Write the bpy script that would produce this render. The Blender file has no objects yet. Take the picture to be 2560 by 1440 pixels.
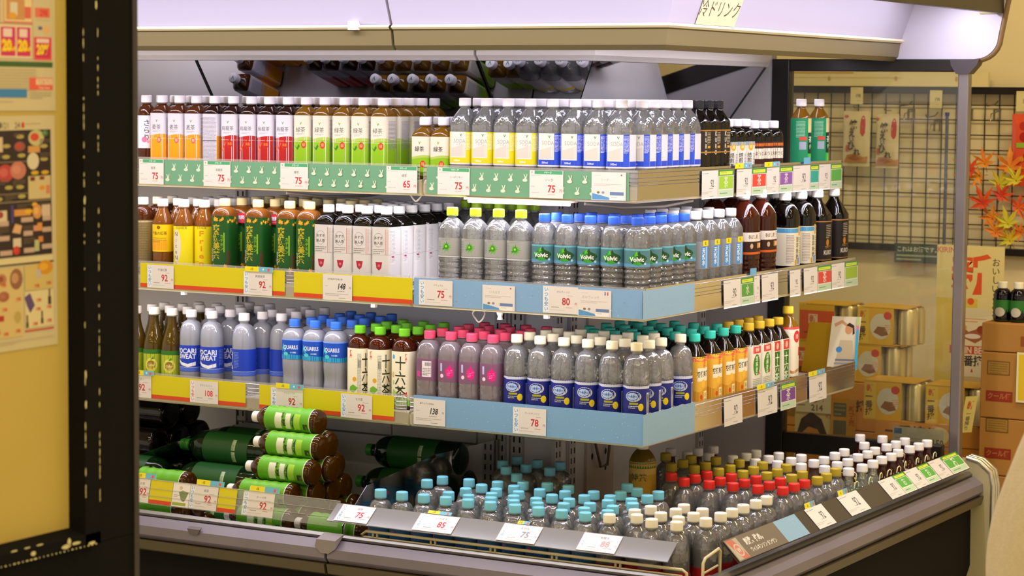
import bpy, math, random
from math import sin, cos, pi, radians as R_
from mathutils import Vector, Matrix
random.seed(7)
SC = bpy.context.scene
COL = SC.collection

# ------------------------------------------------------------ camera, light, exposure
CF = 5765.0                                    # focal length in pixels of a 2560 px wide frame
CP = Vector((2.5154, -4.9697, 1.56))
YAW, PIT, ROL = 0.5224, 0.0838, 0.0098
fw = Vector((-sin(YAW)*cos(PIT), cos(YAW)*cos(PIT), -sin(PIT)))
r0 = Vector((cos(YAW), sin(YAW), 0)); u0 = r0.cross(fw)
rt = r0*cos(ROL) + u0*sin(ROL); up = u0*cos(ROL) - r0*sin(ROL)
cd = bpy.data.cameras.new('camera'); cam = bpy.data.objects.new('camera', cd); COL.objects.link(cam)
cam.matrix_world = Matrix(((rt.x, up.x, -fw.x, CP.x), (rt.y, up.y, -fw.y, CP.y), (rt.z, up.z, -fw.z, CP.z), (0, 0, 0, 1)))
cd.sensor_width = 36; cd.lens = 36*CF/2560; cd.clip_start = .1; cd.clip_end = 60
cd.dof.use_dof = True; cd.dof.focus_distance = 5.75; cd.dof.aperture_fstop = 6.3
SC.camera = cam
SC.view_settings.view_transform = 'Standard'; SC.view_settings.look = 'None'
SC.view_settings.exposure = -0.2; SC.view_settings.gamma = 1.0; SC.view_settings.use_curve_mapping = False
SC.cycles.max_bounces = 8; SC.cycles.diffuse_bounces = 4; SC.cycles.glossy_bounces = 4
SC.cycles.transmission_bounces = 6; SC.cycles.transparent_max_bounces = 24
SC.cycles.caustics_reflective = False; SC.cycles.caustics_refractive = False
SC.cycles.sample_clamp_indirect = 4.0; SC.cycles.use_denoising = True
w = bpy.data.worlds.new('shop_air'); SC.world = w; w.use_nodes = True
bg = w.node_tree.nodes['Background']; bg.inputs[0].default_value = (1.0, .88, .70, 1); bg.inputs[1].default_value = 1.15

def area(name, loc, rot, sx, sy, power, color):
    l = bpy.data.lights.new(name, 'AREA'); l.shape = 'RECTANGLE'; l.size = sx; l.size_y = sy; l.energy = power; l.color = color
    o = bpy.data.objects.new(name, l); o.location = loc; o.rotation_euler = rot; COL.objects.link(o); return o
LAV = (.90, .86, 1.0); WARM = (1.0, .83, .52)
# ceiling lamps of the shop
for x in (-3.1, -1.2, .7, 2.6, 4.5):
    for y in (-5.6, -3.9, -2.2, .3):
        if y > 0 and x < 1: continue
        area('ceiling_light', (x, y, 2.98), (0, 0, R_(12)), 1.2, .07, 17, WARM)
area('ceiling_light', (1.0, 1.0, 2.98), (0, 0, 0), 2.6, .3, 60, WARM)
# canopy tubes: shine into the case
area('canopy_light', (-.75, -.36, 1.84), (R_(4), 0, 0), 2.6, .05, 19, LAV)
area('canopy_light', (.36, .45, 1.84), (R_(4), 0, R_(90)), 1.7, .05, 13, LAV)
# added unseen fill lights behind the canopy lip, brightening the top shelf
area('shelf_lamp_and_fill', (-.95, .10, 1.685), (R_(8), 0, 0), 1.9, .04, 2.6, LAV)
area('shelf_lamp_and_fill', (-.10, .6, 1.685), (R_(8), 0, R_(90)), 1.3, .04, 2.6, LAV)
for z in (1.296, 1.0165):                         # added fill lights hidden under two shelf lips, brightening the bottles below
    area('shelf_lamp_and_fill', (-1.25, -.030 if z > 1.2 else -.078, z), (R_(14), 0, 0), 1.2, .012, 1.5, LAV)
    area('shelf_lamp_and_fill', (-.32, -.030 if z > 1.2 else -.078, z), (R_(14), 0, 0), .55, .012, .9, LAV)
    area('shelf_lamp_and_fill', (.030 if z > 1.2 else .078, .62, z), (R_(14), 0, R_(90)), 1.2, .012, 1.3, LAV)
area('shelf_lamp_and_fill', (-.42, .02, 1.288), (R_(6), 0, 0), .34, .02, 1.6, LAV)

def ray(x, y): return fw + rt*((x-1280)/CF) + up*((720-y)/CF)
def at_y(px, py, y): d = ray(px, py); return CP + d*((y-CP.y)/d.y)
def at_x(px, py, x): d = ray(px, py); return CP + d*((x-CP.x)/d.x)
def at_z(px, py, z): d = ray(px, py); return CP + d*((z-CP.z)/d.z)

# ------------------------------------------------------------ materials
def lin(c):
    if isinstance(c, str): c = tuple(int(c[i:i+2], 16)/255 for i in (0, 2, 4))
    return tuple(v/12.92 if v <= .04045 else ((v+.055)/1.055)**2.4 for v in c)
MATS = {}
def M(c, rough=.5, metal=0., emis=0., spec=.5, name=None, noise=None, coat=0., bump=0., bscale=60):
    key = (str(c), rough, metal, emis, spec, str(noise), coat, bump)
    if key in MATS: return MATS[key]
    m = bpy.data.materials.new(name or 'surface_%s' % (c if isinstance(c, str) else 'tone')); m.use_nodes = True
    nt = m.node_tree; b = nt.nodes['Principled BSDF']; L = lin(c)
    b.inputs['Base Color'].default_value = (*L, 1); b.inputs['Roughness'].default_value = rough
    b.inputs['Metallic'].default_value = metal; b.inputs['Specular IOR Level'].default_value = spec
    b.inputs['Coat Weight'].default_value = coat
    if emis: b.inputs['Emission Color'].default_value = (*L, 1); b.inputs['Emission Strength'].default_value = emis
    if noise:                                   # (scale, second colour, low, high)
        tc = nt.nodes.new('ShaderNodeTexCoord'); n = nt.nodes.new('ShaderNodeTexNoise'); n.inputs['Scale'].default_value = noise[0]
        n.inputs['Detail'].default_value = 5; nt.links.new(tc.outputs['Object'], n.inputs['Vector'])
        rp = nt.nodes.new('ShaderNodeValToRGB'); rp.color_ramp.elements[0].position = noise[2]; rp.color_ramp.elements[1].position = noise[3]
        rp.color_ramp.elements[0].color = (*L, 1); rp.color_ramp.elements[1].color = (*lin(noise[1]), 1)
        nt.links.new(n.outputs['Fac'], rp.inputs['Fac']); nt.links.new(rp.outputs['Color'], b.inputs['Base Color'])
    if bump:
        tc = nt.nodes.new('ShaderNodeTexCoord'); n = nt.nodes.new('ShaderNodeTexNoise'); n.inputs['Scale'].default_value = bscale
        nt.links.new(tc.outputs['Object'], n.inputs['Vector']); bp = nt.nodes.new('ShaderNodeBump'); bp.inputs['Strength'].default_value = bump
        bp.inputs['Distance'].default_value = .004
        nt.links.new(n.outputs['Fac'], bp.inputs['Height']); nt.links.new(bp.outputs['Normal'], b.inputs['Normal'])
    MATS[key] = m; return m
def P(c): return M(c, .45, spec=.35)            # printed paper or film
def clear(name, tint, t=.7, rough=.06, body=None, ior=1.45, bump=0., bscale=55, bend=0.):
    """Thin see-through plastic or glass: transparent + fresnel gloss (+ a share of BODY colour for what fills it)."""
    key = ('clear', name)
    if key in MATS: return MATS[key]
    m = bpy.data.materials.new(name); m.use_nodes = True; nt = m.node_tree; nt.nodes.clear()
    N = nt.nodes.new; out = N('ShaderNodeOutputMaterial'); tr = N('ShaderNodeBsdfTransparent'); tr.inputs[0].default_value = (*lin(tint), 1)
    gl = N('ShaderNodeBsdfGlossy'); gl.inputs['Roughness'].default_value = rough
    df = N('ShaderNodeBsdfDiffuse'); df.inputs[0].default_value = (*lin(body or tint), 1)
    tl = N('ShaderNodeBsdfTranslucent'); tl.inputs[0].default_value = (*lin(body or tint), 1)
    ad = N('ShaderNodeMixShader'); ad.inputs[0].default_value = .45; nt.links.new(df.outputs[0], ad.inputs[1]); nt.links.new(tl.outputs[0], ad.inputs[2])
    m1 = N('ShaderNodeMixShader'); m1.inputs[0].default_value = t
    rf = None; through = tr
    if bend:                                    # part of the light is bent by the drink inside
        rf = N('ShaderNodeBsdfRefraction'); rf.inputs['Color'].default_value = (*lin(tint), 1); rf.inputs['Roughness'].default_value = .02; rf.inputs['IOR'].default_value = 1.33
        through = N('ShaderNodeMixShader'); through.inputs[0].default_value = bend; nt.links.new(tr.outputs[0], through.inputs[1]); nt.links.new(rf.outputs[0], through.inputs[2])
    nt.links.new(ad.outputs[0], m1.inputs[1]); nt.links.new(through.outputs[0], m1.inputs[2])
    fr = N('ShaderNodeFresnel'); fr.inputs[0].default_value = ior
    m2 = N('ShaderNodeMixShader'); nt.links.new(fr.outputs[0], m2.inputs[0]); nt.links.new(m1.outputs[0], m2.inputs[1]); nt.links.new(gl.outputs[0], m2.inputs[2])
    if bump:
        tc = N('ShaderNodeTexCoord'); n = N('ShaderNodeTexNoise'); n.inputs['Scale'].default_value = bscale; bp = N('ShaderNodeBump')
        bp.inputs['Strength'].default_value = bump; bp.inputs['Distance'].default_value = .003
        nt.links.new(tc.outputs['Object'], n.inputs['Vector']); nt.links.new(n.outputs['Fac'], bp.inputs['Height'])
        for x in [gl, fr]+([rf] if rf else []): nt.links.new(bp.outputs[0], x.inputs['Normal'])
    nt.links.new(m2.outputs[0], out.inputs[0]); MATS[key] = m; return m
PET = clear('clear_water_bottle', 'fefeff', .80, .045, 'ffffff', 1.9, 1., 45, .7)
RAIL = clear('clear_rail_plastic', 'fdfcfa', .78, .14, 'f4f0e8')
PANE = clear('glass_pane', 'fafcfa', .975, .02, 'f0f4f0', 1.45)
CREAM = M('efe6c2', .38, name='cream_enamel', noise=(3, 'e8deb8', .3, .7))
WHITE = M('e9e6ea', .35, name='white_enamel')
GREYW = M('dedbdc', .5, name='grey_liner', noise=(2, 'd4d0d2', .3, .7))
BLACKM = M('17120f', .35, name='black_metal')
STEEL = M('8a867e', .38, .85, name='brushed_rail')
LAVM = M('746d78', .42, name='bumper_grey', noise=(4, '6c6570', .35, .65))
OLIVE = M('4a402a', .45, name='bumper_trim')
DARKP = M('0c0906', .75, spec=.12, name='dark_panel', noise=(2, '120d08', .3, .7))
MIRR = M('e6e6ea', .03, 1.0, name='mirror')

# ------------------------------------------------------------ mesh collector
class MB:
    def __init__(s): s.v = []; s.f = []; s.m = []; s.mats = []
    def mi(s, mat):
        if mat not in s.mats: s.mats.append(mat)
        return s.mats.index(mat)
    def add(s, vs, fs, mat):
        b = len(s.v); k = s.mi(mat); s.v += [tuple(v) for v in vs]
        for f in fs: s.f.append(tuple(i+b for i in f)); s.m.append(k)
    def box(s, a, b, mat, top=None):
        x0, y0, z0 = a; x1, y1, z1 = b
        x0, x1 = min(x0, x1), max(x0, x1); y0, y1 = min(y0, y1), max(y0, y1); z0, z1 = min(z0, z1), max(z0, z1)
        s.add([(x0, y0, z0), (x1, y0, z0), (x1, y1, z0), (x0, y1, z0), (x0, y0, z1), (x1, y0, z1), (x1, y1, z1), (x0, y1, z1)],
              [(0, 3, 2, 1), (4, 5, 6, 7), (0, 1, 5, 4), (1, 2, 6, 5), (2, 3, 7, 6), (3, 0, 4, 7)], mat)
    def prism(s, prof, fa, fb, mat, caps=True):
        """closed 2D profile swept between two placing functions"""
        n = len(prof); s.add([fa(*p) for p in prof]+[fb(*p) for p in prof], [(i, (i+1) % n, n+(i+1) % n, n+i) for i in range(n)]+([tuple(range(n))[::-1], tuple(range(n, 2*n))] if caps else []), mat)
    def lathe(s, prof, mat, n=20, shape=None, loc=(0, 0, 0), cap=True):
        vs = []; fs = []
        for z, r in prof:
            for i in range(n):
                t = 2*pi*i/n; q = r*(shape(t, z) if shape else 1); vs.append((loc[0]+q*sin(t), loc[1]-q*cos(t), loc[2]+z))
        for j in range(len(prof)-1):
            for i in range(n): a = j*n+i; b = j*n+(i+1) % n; fs.append((a, b, b+n, a+n))
        if cap: fs.append(tuple(range(n))[::-1]); fs.append(tuple(range((len(prof)-1)*n, len(prof)*n)))
        s.add(vs, fs, mat)
    def tube(s, pts, r, mat, n=8, closed=False):
        pts = [Vector(p) for p in pts]; vs = []; m = len(pts)
        for i, p in enumerate(pts):
            a = pts[i-1] if (i or closed) else p; b = pts[(i+1) % m] if (i < m-1 or closed) else p
            d = (b-a).normalized(); q = d.cross(Vector((0, 0, 1)))
            if q.length < 1e-3: q = d.cross(Vector((1, 0, 0)))
            q.normalize(); w_ = d.cross(q)
            for k in range(n): t = 2*pi*k/n; vs.append(p+q*(r*cos(t))+w_*(r*sin(t)))
        fs = [(i*n+k, i*n+(k+1) % n, ((i+1) % m)*n+(k+1) % n, ((i+1) % m)*n+k) for i in range(m if closed else m-1) for k in range(n)]
        if not closed: fs += [tuple(range(n)), tuple(range((m-1)*n, m*n))[::-1]]
        s.add(vs, fs, mat)
    def mesh(s, name, smooth=None):
        me = bpy.data.meshes.new(name); me.from_pydata(s.v, [], s.f)
        for m in s.mats: me.materials.append(m)
        me.polygons.foreach_set('material_index', s.m)
        if smooth:
            me.polygons.foreach_set('use_smooth', [True]*len(s.f)); me.set_sharp_from_angle(angle=R_(smooth))
        me.update(); return me
    def build(s, name, parent=None, smooth=None, bevel=0, **kw):
        o = bpy.data.objects.new(name, s.mesh(name, smooth)); COL.objects.link(o)
        if parent: o.parent = parent
        if bevel:
            b = o.modifiers.new('edge', 'BEVEL'); b.width = bevel; b.segments = 2; b.limit_method = 'ANGLE'
        return tag(o, **kw)
def tag(o, label=None, cat=None, group=None, kind=None):
    for k, v in (('label', label), ('category', cat), ('group', group), ('kind', kind)):
        if v: o[k] = v
    return o
def empty(name, loc=(0, 0, 0), rz=0, **kw):
    o = bpy.data.objects.new(name, None); o.empty_display_size = .02; o.location = loc; o.rotation_euler = (0, 0, rz); COL.objects.link(o)
    return tag(o, **kw)
def copy_tree(o, parent=None):
    c = o.copy(); COL.objects.link(c); c.parent = parent
    for ch in KIDS.get(o.name, []): copy_tree(ch, c)
    return c
KIDS = {}

# ------------------------------------------------------------ lettering and printed art
TX = {}
def glyphs(t, bold):
    if (t, bold) not in TX:
        c = bpy.data.curves.new('lettering', 'FONT'); c.body = t; c.size = 1; c.resolution_u = 2; c.offset = bold
        c.align_x = 'CENTER'
        o = bpy.data.objects.new('lettering', c); me = bpy.data.meshes.new_from_object(o)
        vs = [(v.co.x, v.co.y-.35) for v in me.vertices]; fs = [tuple(p.vertices) for p in me.polygons]
        bpy.data.meshes.remove(me); bpy.data.objects.remove(o); bpy.data.curves.remove(c); TX[(t, bold)] = (vs, fs)
    return TX[(t, bold)]
def strips(poly, w_):
    """cut a flat outline into upright strips no wider than W_ so that it can follow a curved wall"""
    lo = min(p[0] for p in poly); hi = max(p[0] for p in poly); n = max(1, int((hi-lo)/w_+.999))
    if n == 1: return [poly]
    out = []
    for i in range(n):
        a, b = lo+(hi-lo)*i/n, lo+(hi-lo)*(i+1)/n; q = poly
        for c, s in ((a, 1), (b, -1)):
            r = []
            for j in range(len(q)):
                p0, p1 = q[j-1], q[j]; d0, d1 = (p0[0]-c)*s, (p1[0]-c)*s
                if (d0 >= 0) != (d1 >= 0): t = d0/(d0-d1); r.append((c, p0[1]+(p1[1]-p0[1])*t))
                if d1 >= 0: r.append(p1)
            q = r
            if len(q) < 3: break
        if len(q) >= 3: out.append(q)
    return out
def lay(mb, poly, mp, k, step, mat):
    for q in strips(poly, step): mb.add([mp(u, v, k) for u, v in q], [tuple(range(len(q)))], mat)
def type_(mb, t, bo, f, mp, k, step, mat):
    vs, fs = glyphs(t, bo); vs = [f(x, y) for x, y in vs]
    if step > 100: mb.add([mp(u, v, k) for u, v in vs], fs, mat); return
    thin = []
    for q in fs:
        us = [vs[i][0] for i in q]
        if max(us)-min(us) > 3.2: lay(mb, [vs[i] for i in q], mp, k, 3., mat)
        else: thin.append(q)
    if thin:
        ids = sorted({i for q in thin for i in q}); ix = {j: n for n, j in enumerate(ids)}
        mb.add([mp(*vs[i], k) for i in ids], [tuple(ix[i] for i in q) for q in thin], mat)
def draw(mb, items, mp, step=6., k0=0):
    """ITEMS in mm on a surface; MP(u, v, k) places a point k layers above it."""
    k = k0
    for it in items:
        k += 1; c = it[0]
        if c == 'r': lay(mb, [(it[1], it[2]), (it[3], it[2]), (it[3], it[4]), (it[1], it[4])], mp, k, step, P(it[5]))
        elif c == 'e':
            _, uc, vc, ru, rv, col = it; n = 18
            lay(mb, [(uc+ru*cos(2*pi*i/n), vc+rv*sin(2*pi*i/n)) for i in range(n)], mp, k, step, P(col))
        elif c == 'p': lay(mb, list(it[1]), mp, k, step, P(it[2]))
        elif c == 't':                          # text, centre u, centre v, size, colour, x stretch, weight, slant
            t, uc, vc, sz, col = it[1:6]; sx = it[6] if len(it) > 6 else 1; bo = it[7] if len(it) > 7 else .012; sl = it[8] if len(it) > 8 else 0
            type_(mb, t, bo, lambda x, y: (uc+(x*sx+y*sl)*sz, vc+y*sz), mp, k, step, P(col))
        elif c == 'v':                          # text set downwards
            t, uc, vt, sz, col = it[1:6]; bo = it[6] if len(it) > 6 else .012; sx = it[7] if len(it) > 7 else 1
            for i, ch in enumerate(t): type_(mb, ch, bo, lambda x, y: (uc+x*sz*sx, vt-(i+.55)*sz+y*sz), mp, k, step, P(col))
        elif c == 'l':                          # rows of fine print: u0, v top, width, rows, pitch, colour
            u0_, vt, wd, rows, pt, col = it[1:7]; rn = random.Random(int(u0_*7+vt*3+rows))
            for j in range(rows):
                u = u0_
                while u < u0_+wd*(1 if j < rows-1 else .6)-1:
                    q = min(rn.uniform(1.5, 5), u0_+wd-u); v = vt-j*pt
                    mb.add([mp(a, b, k) for a, b in ((u, v-pt*.45), (u+q, v-pt*.45), (u+q, v), (u, v))], [(0, 1, 2, 3)], P(col)); u += q+.8
        elif c == 'b':                          # bar code
            u0_, v0, u1, v1 = it[1:5]; u = u0_; rn = random.Random(3)
            while u < u1: q = rn.choice((.4, .7, 1.)); mb.add([mp(a, b, k) for a, b in ((u, v0), (u+q, v0), (u+q, v1), (u, v1))], [(0, 1, 2, 3)], P('30303a')); u += q+.7
def flat(O, U, V, N, eps=.00001):
    O, U, V, N = Vector(O), Vector(U), Vector(V), Vector(N)
    return lambda u, v, k: O+U*(u/1000)+V*(v/1000)+N*(eps*k+.0001)
def card(name, O, U, V, N, w_, h_, items, base='dcd6d0', thick=.0008, parent=None, **kw):
    """a printed card W_ x H_ mm: its own thickness plus its print"""
    mb = MB(); mp = flat(O, U, V, N); c = [(0, 0), (w_, 0), (w_, h_), (0, h_)]
    bk = flat(Vector(O)-Vector(N)*thick, U, V, N)
    vs = [mp(u, v, 0) for u, v in c]+[bk(u, v, 0) for u, v in c]
    mb.add(vs, [(0, 1, 2, 3), (7, 6, 5, 4), (0, 4, 5, 1), (1, 5, 6, 2), (2, 6, 7, 3), (3, 7, 4, 0)], P(base))
    draw(mb, items, mp, 400); return mb.build(name, parent, **kw)
ORD = ['first', 'second', 'third', 'fourth', 'fifth', 'sixth', 'seventh', 'eighth', 'ninth', 'tenth', 'eleventh', 'twelfth', 'thirteenth',
       'fourteenth', 'fifteenth', 'sixteenth', 'seventeenth', 'eighteenth', 'nineteenth', 'twentieth']
ORD += ['twenty-'+o for o in ORD[:9]]+['thirtieth']+['thirty-'+o for o in ORD[:9]]+['fortieth']+['forty-'+o for o in ORD[:9]]+['fiftieth']+['fifty-'+o for o in ORD[:9]]+['sixtieth']+['sixty-'+o for o in ORD[:9]]

# ------------------------------------------------------------ wings of the case: L runs along -X and faces -Y, R runs along +Y and faces +X
def WP(wing, s, out, z): return Vector((s, -out, z)) if wing == 'L' else Vector((out, s, z))
WU = {'L': Vector((1, 0, 0)), 'R': Vector((0, 1, 0))}; WN = {'L': Vector((0, -1, 0)), 'R': Vector((1, 0, 0))}
ZV = Vector((0, 0, 1))
def px_s(wing, px, py, out): return at_y(px, py, -out).x if wing == 'L' else at_x(px, py, out).y
def sL(x): return lambda o, z: (x, -o, z)
def sR(y): return lambda o, z: (o, y, z)
sC = lambda o, z: (o, -o, z)
def sweep(mb, prof, sta, mat):
    for i in range(len(sta)-1): mb.prism(prof, sta[i], sta[i+1], mat, caps=True)
XL, XJ, YE = -2.15, -.612, 1.375
A_ = [sL(XL), sL(XJ-.004)]; B_ = [sL(XJ+.004), sC, sR(YE)]
caseA = empty('refrigerated_display_case', (XL+.7, -.2, 0), label='long open multi-deck drinks cooler running behind the black post', cat='refrigerated case', group='drinks coolers')
caseB = empty('refrigerated_display_case', (0, 0, 0), label='corner open drinks cooler with a glass end panel wrapping round to the beer cartons', cat='refrigerated case', group='drinks coolers')
bpy.context.view_layer.update()
def part(case, name, mb, **kw):
    o = mb.build(name, case, **kw); o.matrix_parent_inverse = case.matrix_world.inverted(); return o
TOPZ = 2.12
for case, st in ((caseA, A_), (caseB, B_)):
    # deck well and its front wall
    mb = MB(); sweep(mb, [(-.46, .36), (.372, .36), (.372, .385), (-.46, .385)], st, GREYW); part(case, 'deck', mb)
    mb = MB(); sweep(mb, [(.358, .385), (.372, .385), (.372, .474), (.358, .474)], st, GREYW); part(case, 'well_front', mb)
    # bumper
    mb = MB(); sweep(mb, [(.372, 0.475), (.372, 0.427), (.418, 0.427), (.428, 0.439), (.426, 0.461), (.400, 0.479)], st, LAVM); o = part(case, 'bumper', mb, smooth=40)
    mb = MB(); sweep(mb, [(.374, 0.425), (.374, 0.392), (.400, 0.392), (.424, 0.401), (.430, 0.425)], st, OLIVE); part(case, 'bumper_trim', mb)
    mb = MB(); sweep(mb, [(.350, 0.475), (.372, 0.475), (.372, 0.483), (.350, 0.483)], st, STEEL)
    sweep(mb, [(.374, 0.480), (.392, 0.480), (.394, 0.486), (.386, 0.492), (.374, 0.490)], st, STEEL); part(case, 'bumper_rail', mb)
    mb = MB(); sweep(mb, [(.34, 0.392), (.392, 0.392), (.394, .22), (.37, .14), (.34, .14)], st, DARKP); part(case, 'front_panel', mb)
    mb = MB(); sweep(mb, [(.30, 0.001), (.345, 0.001), (.345, .14), (.30, .14)], st, M('4a4032', .6)); part(case, 'kick_plate', mb)
    # canopy
    mb = MB(); sweep(mb, [(.148, 1.725), (.213, 1.90), (.425, 1.945), (.425, 1.955), (.205, 1.91), (.138, 1.727)], st, M('a8a2b4', .5)); part(case, 'canopy_reflector', mb)
    mb = MB(); sweep(mb, [(.118, 1.728), (.150, 1.728), (.156, 1.722), (.150, 1.717), (.146, 1.716), (.140, 1.678), (.128, 1.666), (.118, 1.666)], st, M('6c6040', .4, name='canopy_cream_shaded')); sweep(mb, [(.151, 1.7175), (.1575, 1.7225), (.151, 1.7285), (.1500, 1.723)], st, CREAM); part(case, 'canopy_lip', mb)  # lip's shade is put into its darkened cream; edge strip keeps plain cream
    mb = MB(); sweep(mb, [(-.46, 1.69), (.118, 1.69), (.118, 1.70), (-.46, 1.70)], st, M('d8d4da', .5)); part(case, 'canopy_ceiling', mb)
    mb = MB(); sweep(mb, [(.426, 1.80), (.45, 1.80), (.455, 2.10), (.426, 2.10)], st, BLACKM); part(case, 'hood_fascia', mb)
    mb = MB(); sweep(mb, [(-.50, 2.10), (.455, 2.10), (.455, 2.12), (-.50, 2.12)], st, M('c6c0c6', .5)); part(case, 'hood_top', mb)
    # air duct cover under the canopy
    mb = MB(); sweep(mb, [(-.262, 1.655), (-.255, 1.662), (-.255, 1.690), (-.32, 1.690), (-.32, 1.648), (-.268, 1.648)], st, M('e2dcdc', .4)); part(case, 'duct_cover', mb)
    # back
    mb = MB(); mb.prism([(-.46, .385), (-.50, .385), (-.50, 1.69), (-.46, 1.69)], st[0], st[1] if case is caseA else (lambda o, z: (o, -o, z)), GREYW)
    if case is caseB: mb.prism([(-.46, .385), (-.50, .385), (-.50, 1.69), (-.46, 1.69)], sC, sR(YE), GREYW)
    part(case, 'back_panel', mb)
# tilted mirrors, one pane per section with a dark edge between
def mirror(case, sa, sb):
    mb = MB(); mb.prism([(-.272, 1.647), (-.455, 1.398), (-.459, 1.401), (-.276, 1.650)], sa, sb, MIRR)
    part(case, 'tilted_mirror', mb)
    for sx, d in ((sa, 1), (sb, -1)):
        m2 = MB(); off = lambda f, q: (lambda o, z: tuple(Vector(f(o, z))+(Vector((q, 0, 0)) if case is caseA or f is not sC and sa is not sC else Vector((q, 0, 0)))))
        m2.tube([Vector(sx(-.2705, 1.646)), Vector(sx(-.4545, 1.3965))], .0014, BLACKM, 6); part(case, 'mirror_edge', m2)
mirror(caseA, sL(XL), sL(-1.545)); mirror(caseA, sL(-1.54), sL(-.618)); mirror(caseB, sL(-.610), sC); mirror(caseB, sC, sR(1.368))
# slotted uprights
def upright(case, w_, s):
    mb = MB(); a, b = WP(w_, s-.018, -.4595, .40), WP(w_, s+.018, -.449, 1.38); mb.box(a, b, M('bdb8ba', .45))
    z = .5
    while z < 1.36:
        for q in (-.011, .007): mb.box(WP(w_, s+q, -.4495, z), WP(w_, s+q+.005, -.4485, z+.016), M('15120f', .8))
        z += .028
    part(case, 'slotted_upright', mb)
for c_, w_, s in ((caseA, 'L', -1.52), (caseA, 'L', -.64), (caseB, 'L', -.585), (caseB, 'R', .52), (caseB, 'R', 1.34)): upright(c_, w_, s)
upright(caseB, 'R', .437)
# perforated bracket plate and its cable on the corner of the back wall
mb = MB(); yb = at_x(1490, 1180, -.455).y
mb.box((-.4595, yb-.06, .42), (-.452, yb+.10, 1.0), M('c9beb6', .5))
for q, z in ((-.03, .56), (.05, .565), (.05, .52), (-.03, .75), (.05, .75)):
    mb.add([(-.4515, yb+q+.006*cos(t*pi/5), z+.010*sin(t*pi/5)) for t in range(10)], [tuple(range(10))], M('15120f', .8))
part(caseB, 'perforated_plate', mb)
mb = MB(); mb.tube([(-.445, yb-.04, .705), (-.44, yb-.035, .6), (-.435, yb-.01, .53), (-.435, yb+.03, .53), (-.44, yb+.055, .6), (-.445, yb+.06, .705)], .004, M('6b5b4c', .5)); part(caseB, 'cable', mb, smooth=60)
# end panel: solid rear part, black frame, glass, post
mb = MB(); mb.box((-.50, YE, .385), (-.252, YE+.03, 1.69), M('b9b4b8', .5)); part(caseB, 'end_panel', mb)
mb = MB(); mb.box((-.252, YE-.006, .385), (-.196, YE+.034, 1.672), BLACKM); mb.box((-.196, YE-.004, 1.636), (.33, YE+.03, 1.672), BLACKM)
mb.box((-.196, YE-.003, .50), (.30, YE+.03, .56), BLACKM); part(caseB, 'end_frame', mb, bevel=.003)
mb = MB(); mb.box((-.196, YE+.008, .545), (.325, YE+.014, 1.64), PANE); part(caseB, 'glass_pane', mb)
mb = MB(); mb.box((.322, YE-.006, .52), (.354, YE+.026, 1.65), M('8c8484', .3, .7)); part(caseB, 'end_post', mb, bevel=.004)
mb = MB(); mb.prism([(.30, 1.672), (.302, 1.655), (.318, 1.63), (.356, 1.63), (.378, 1.655), (.385, 1.672)], sR(YE-.012), sR(YE+.032), M('3c3538', .4)); part(caseB, 'corner_bracket', mb)
prof = [(.04, 1.672), (.36, 1.672)]+[(.37+.065*sin(t), 1.735-.062*cos(t)) for t in [i*pi/2/6 for i in range(7)]]+[(.455, 1.84), (.475, 2.0), (.47, 2.12), (.04, 2.12)]
mb = MB(); mb.prism(prof, sR(YE), sR(YE+.02), M('b6b0be', .45)); part(caseB, 'canopy_end', mb)
mb = MB(); mb.tube([(o+.004, YE+.01, z-.002) for o, z in prof[1:-2]], .009, M('6e5636', .4)); part(caseB, 'canopy_edge_trim', mb, smooth=60)
prof = [(.20, .10), (.20, .53), (.372, .53), (.41, .522), (.444, .495), (.452, .455), (.452, .19), (.415, .12), (.40, .10)]
mb = MB(); mb.prism([(.37+(o-.37)*.97 if o > .3 else o, z-.006) for o, z in prof], sR(YE), sR(YE+.05), M('a59c78', .45)); part(caseB, 'base_end', mb)
mb = MB()
for dy in (.006, .026, .046): mb.tube([(o+.002, YE+dy, z) for o, z in prof[2:7]], .0085, M('b9b29c', .25, .8))
part(caseB, 'chrome_edge', mb, smooth=60)
mb = MB(); mb.box((.0, YE, .0), (.40, YE+.05, .105), M('6a6250', .5)); part(caseB, 'base_foot', mb)
# bumper joint clip and small latch
c = at_y(790, 1340, -.40)
mb = MB(); mb.prism([(-.025, 0), (.03, 0), (.03, -.02), (.01, -.033), (-.012, -.033), (-.03, -.018)], lambda a, b: (XJ+a, -.395, .495+b*.2), lambda a, b: (XJ+a, -.431, .484+b), M('857d80', .45)); part(caseB, 'joint_clip', mb)
mb = MB(); mb.prism([(-.02, 0), (.02, 0), (.012, -.014), (-.012, -.014)], lambda a, b: (-1.01+a, -.421, .474+b), lambda a, b: (-1.01+a, -.431, .469+b), M('5b5455', .5)); part(caseA, 'latch', mb)
mb = MB(); mb.box((-.73, -.166, 1.716), (-.705, -.140, 1.738), M('f2eef6', .4)); part(caseA, 'canopy_clip', mb)
# fluorescent tube in the canopy, end of it in view
for case, a, b in ((caseA, (XL, -.34, 1.86), (XJ-.02, -.34, 1.86)), (caseB, (XJ+.02, -.34, 1.86), (.30, -.34, 1.86)), (caseB, (.245, -.2, 1.845), (.245, 1.22, 1.845))):
    mb = MB(); mb.tube([a, b], .013, M('f4f0ff', .3, emis=5.0), 12); part(case, 'fluorescent_tube', mb, smooth=60)
# dark sticker on the hood fascia, control plate
mb = MB(); mb.box((.380, YE-.006, 1.80), (.425, YE-.001, 1.845), M('b09a48', .4)); mb.box((.39, YE-.008, 1.81), (.412, YE-.006, 1.835), M('4c4a7a', .3)); part(caseB, 'control_plate', mb)

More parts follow.
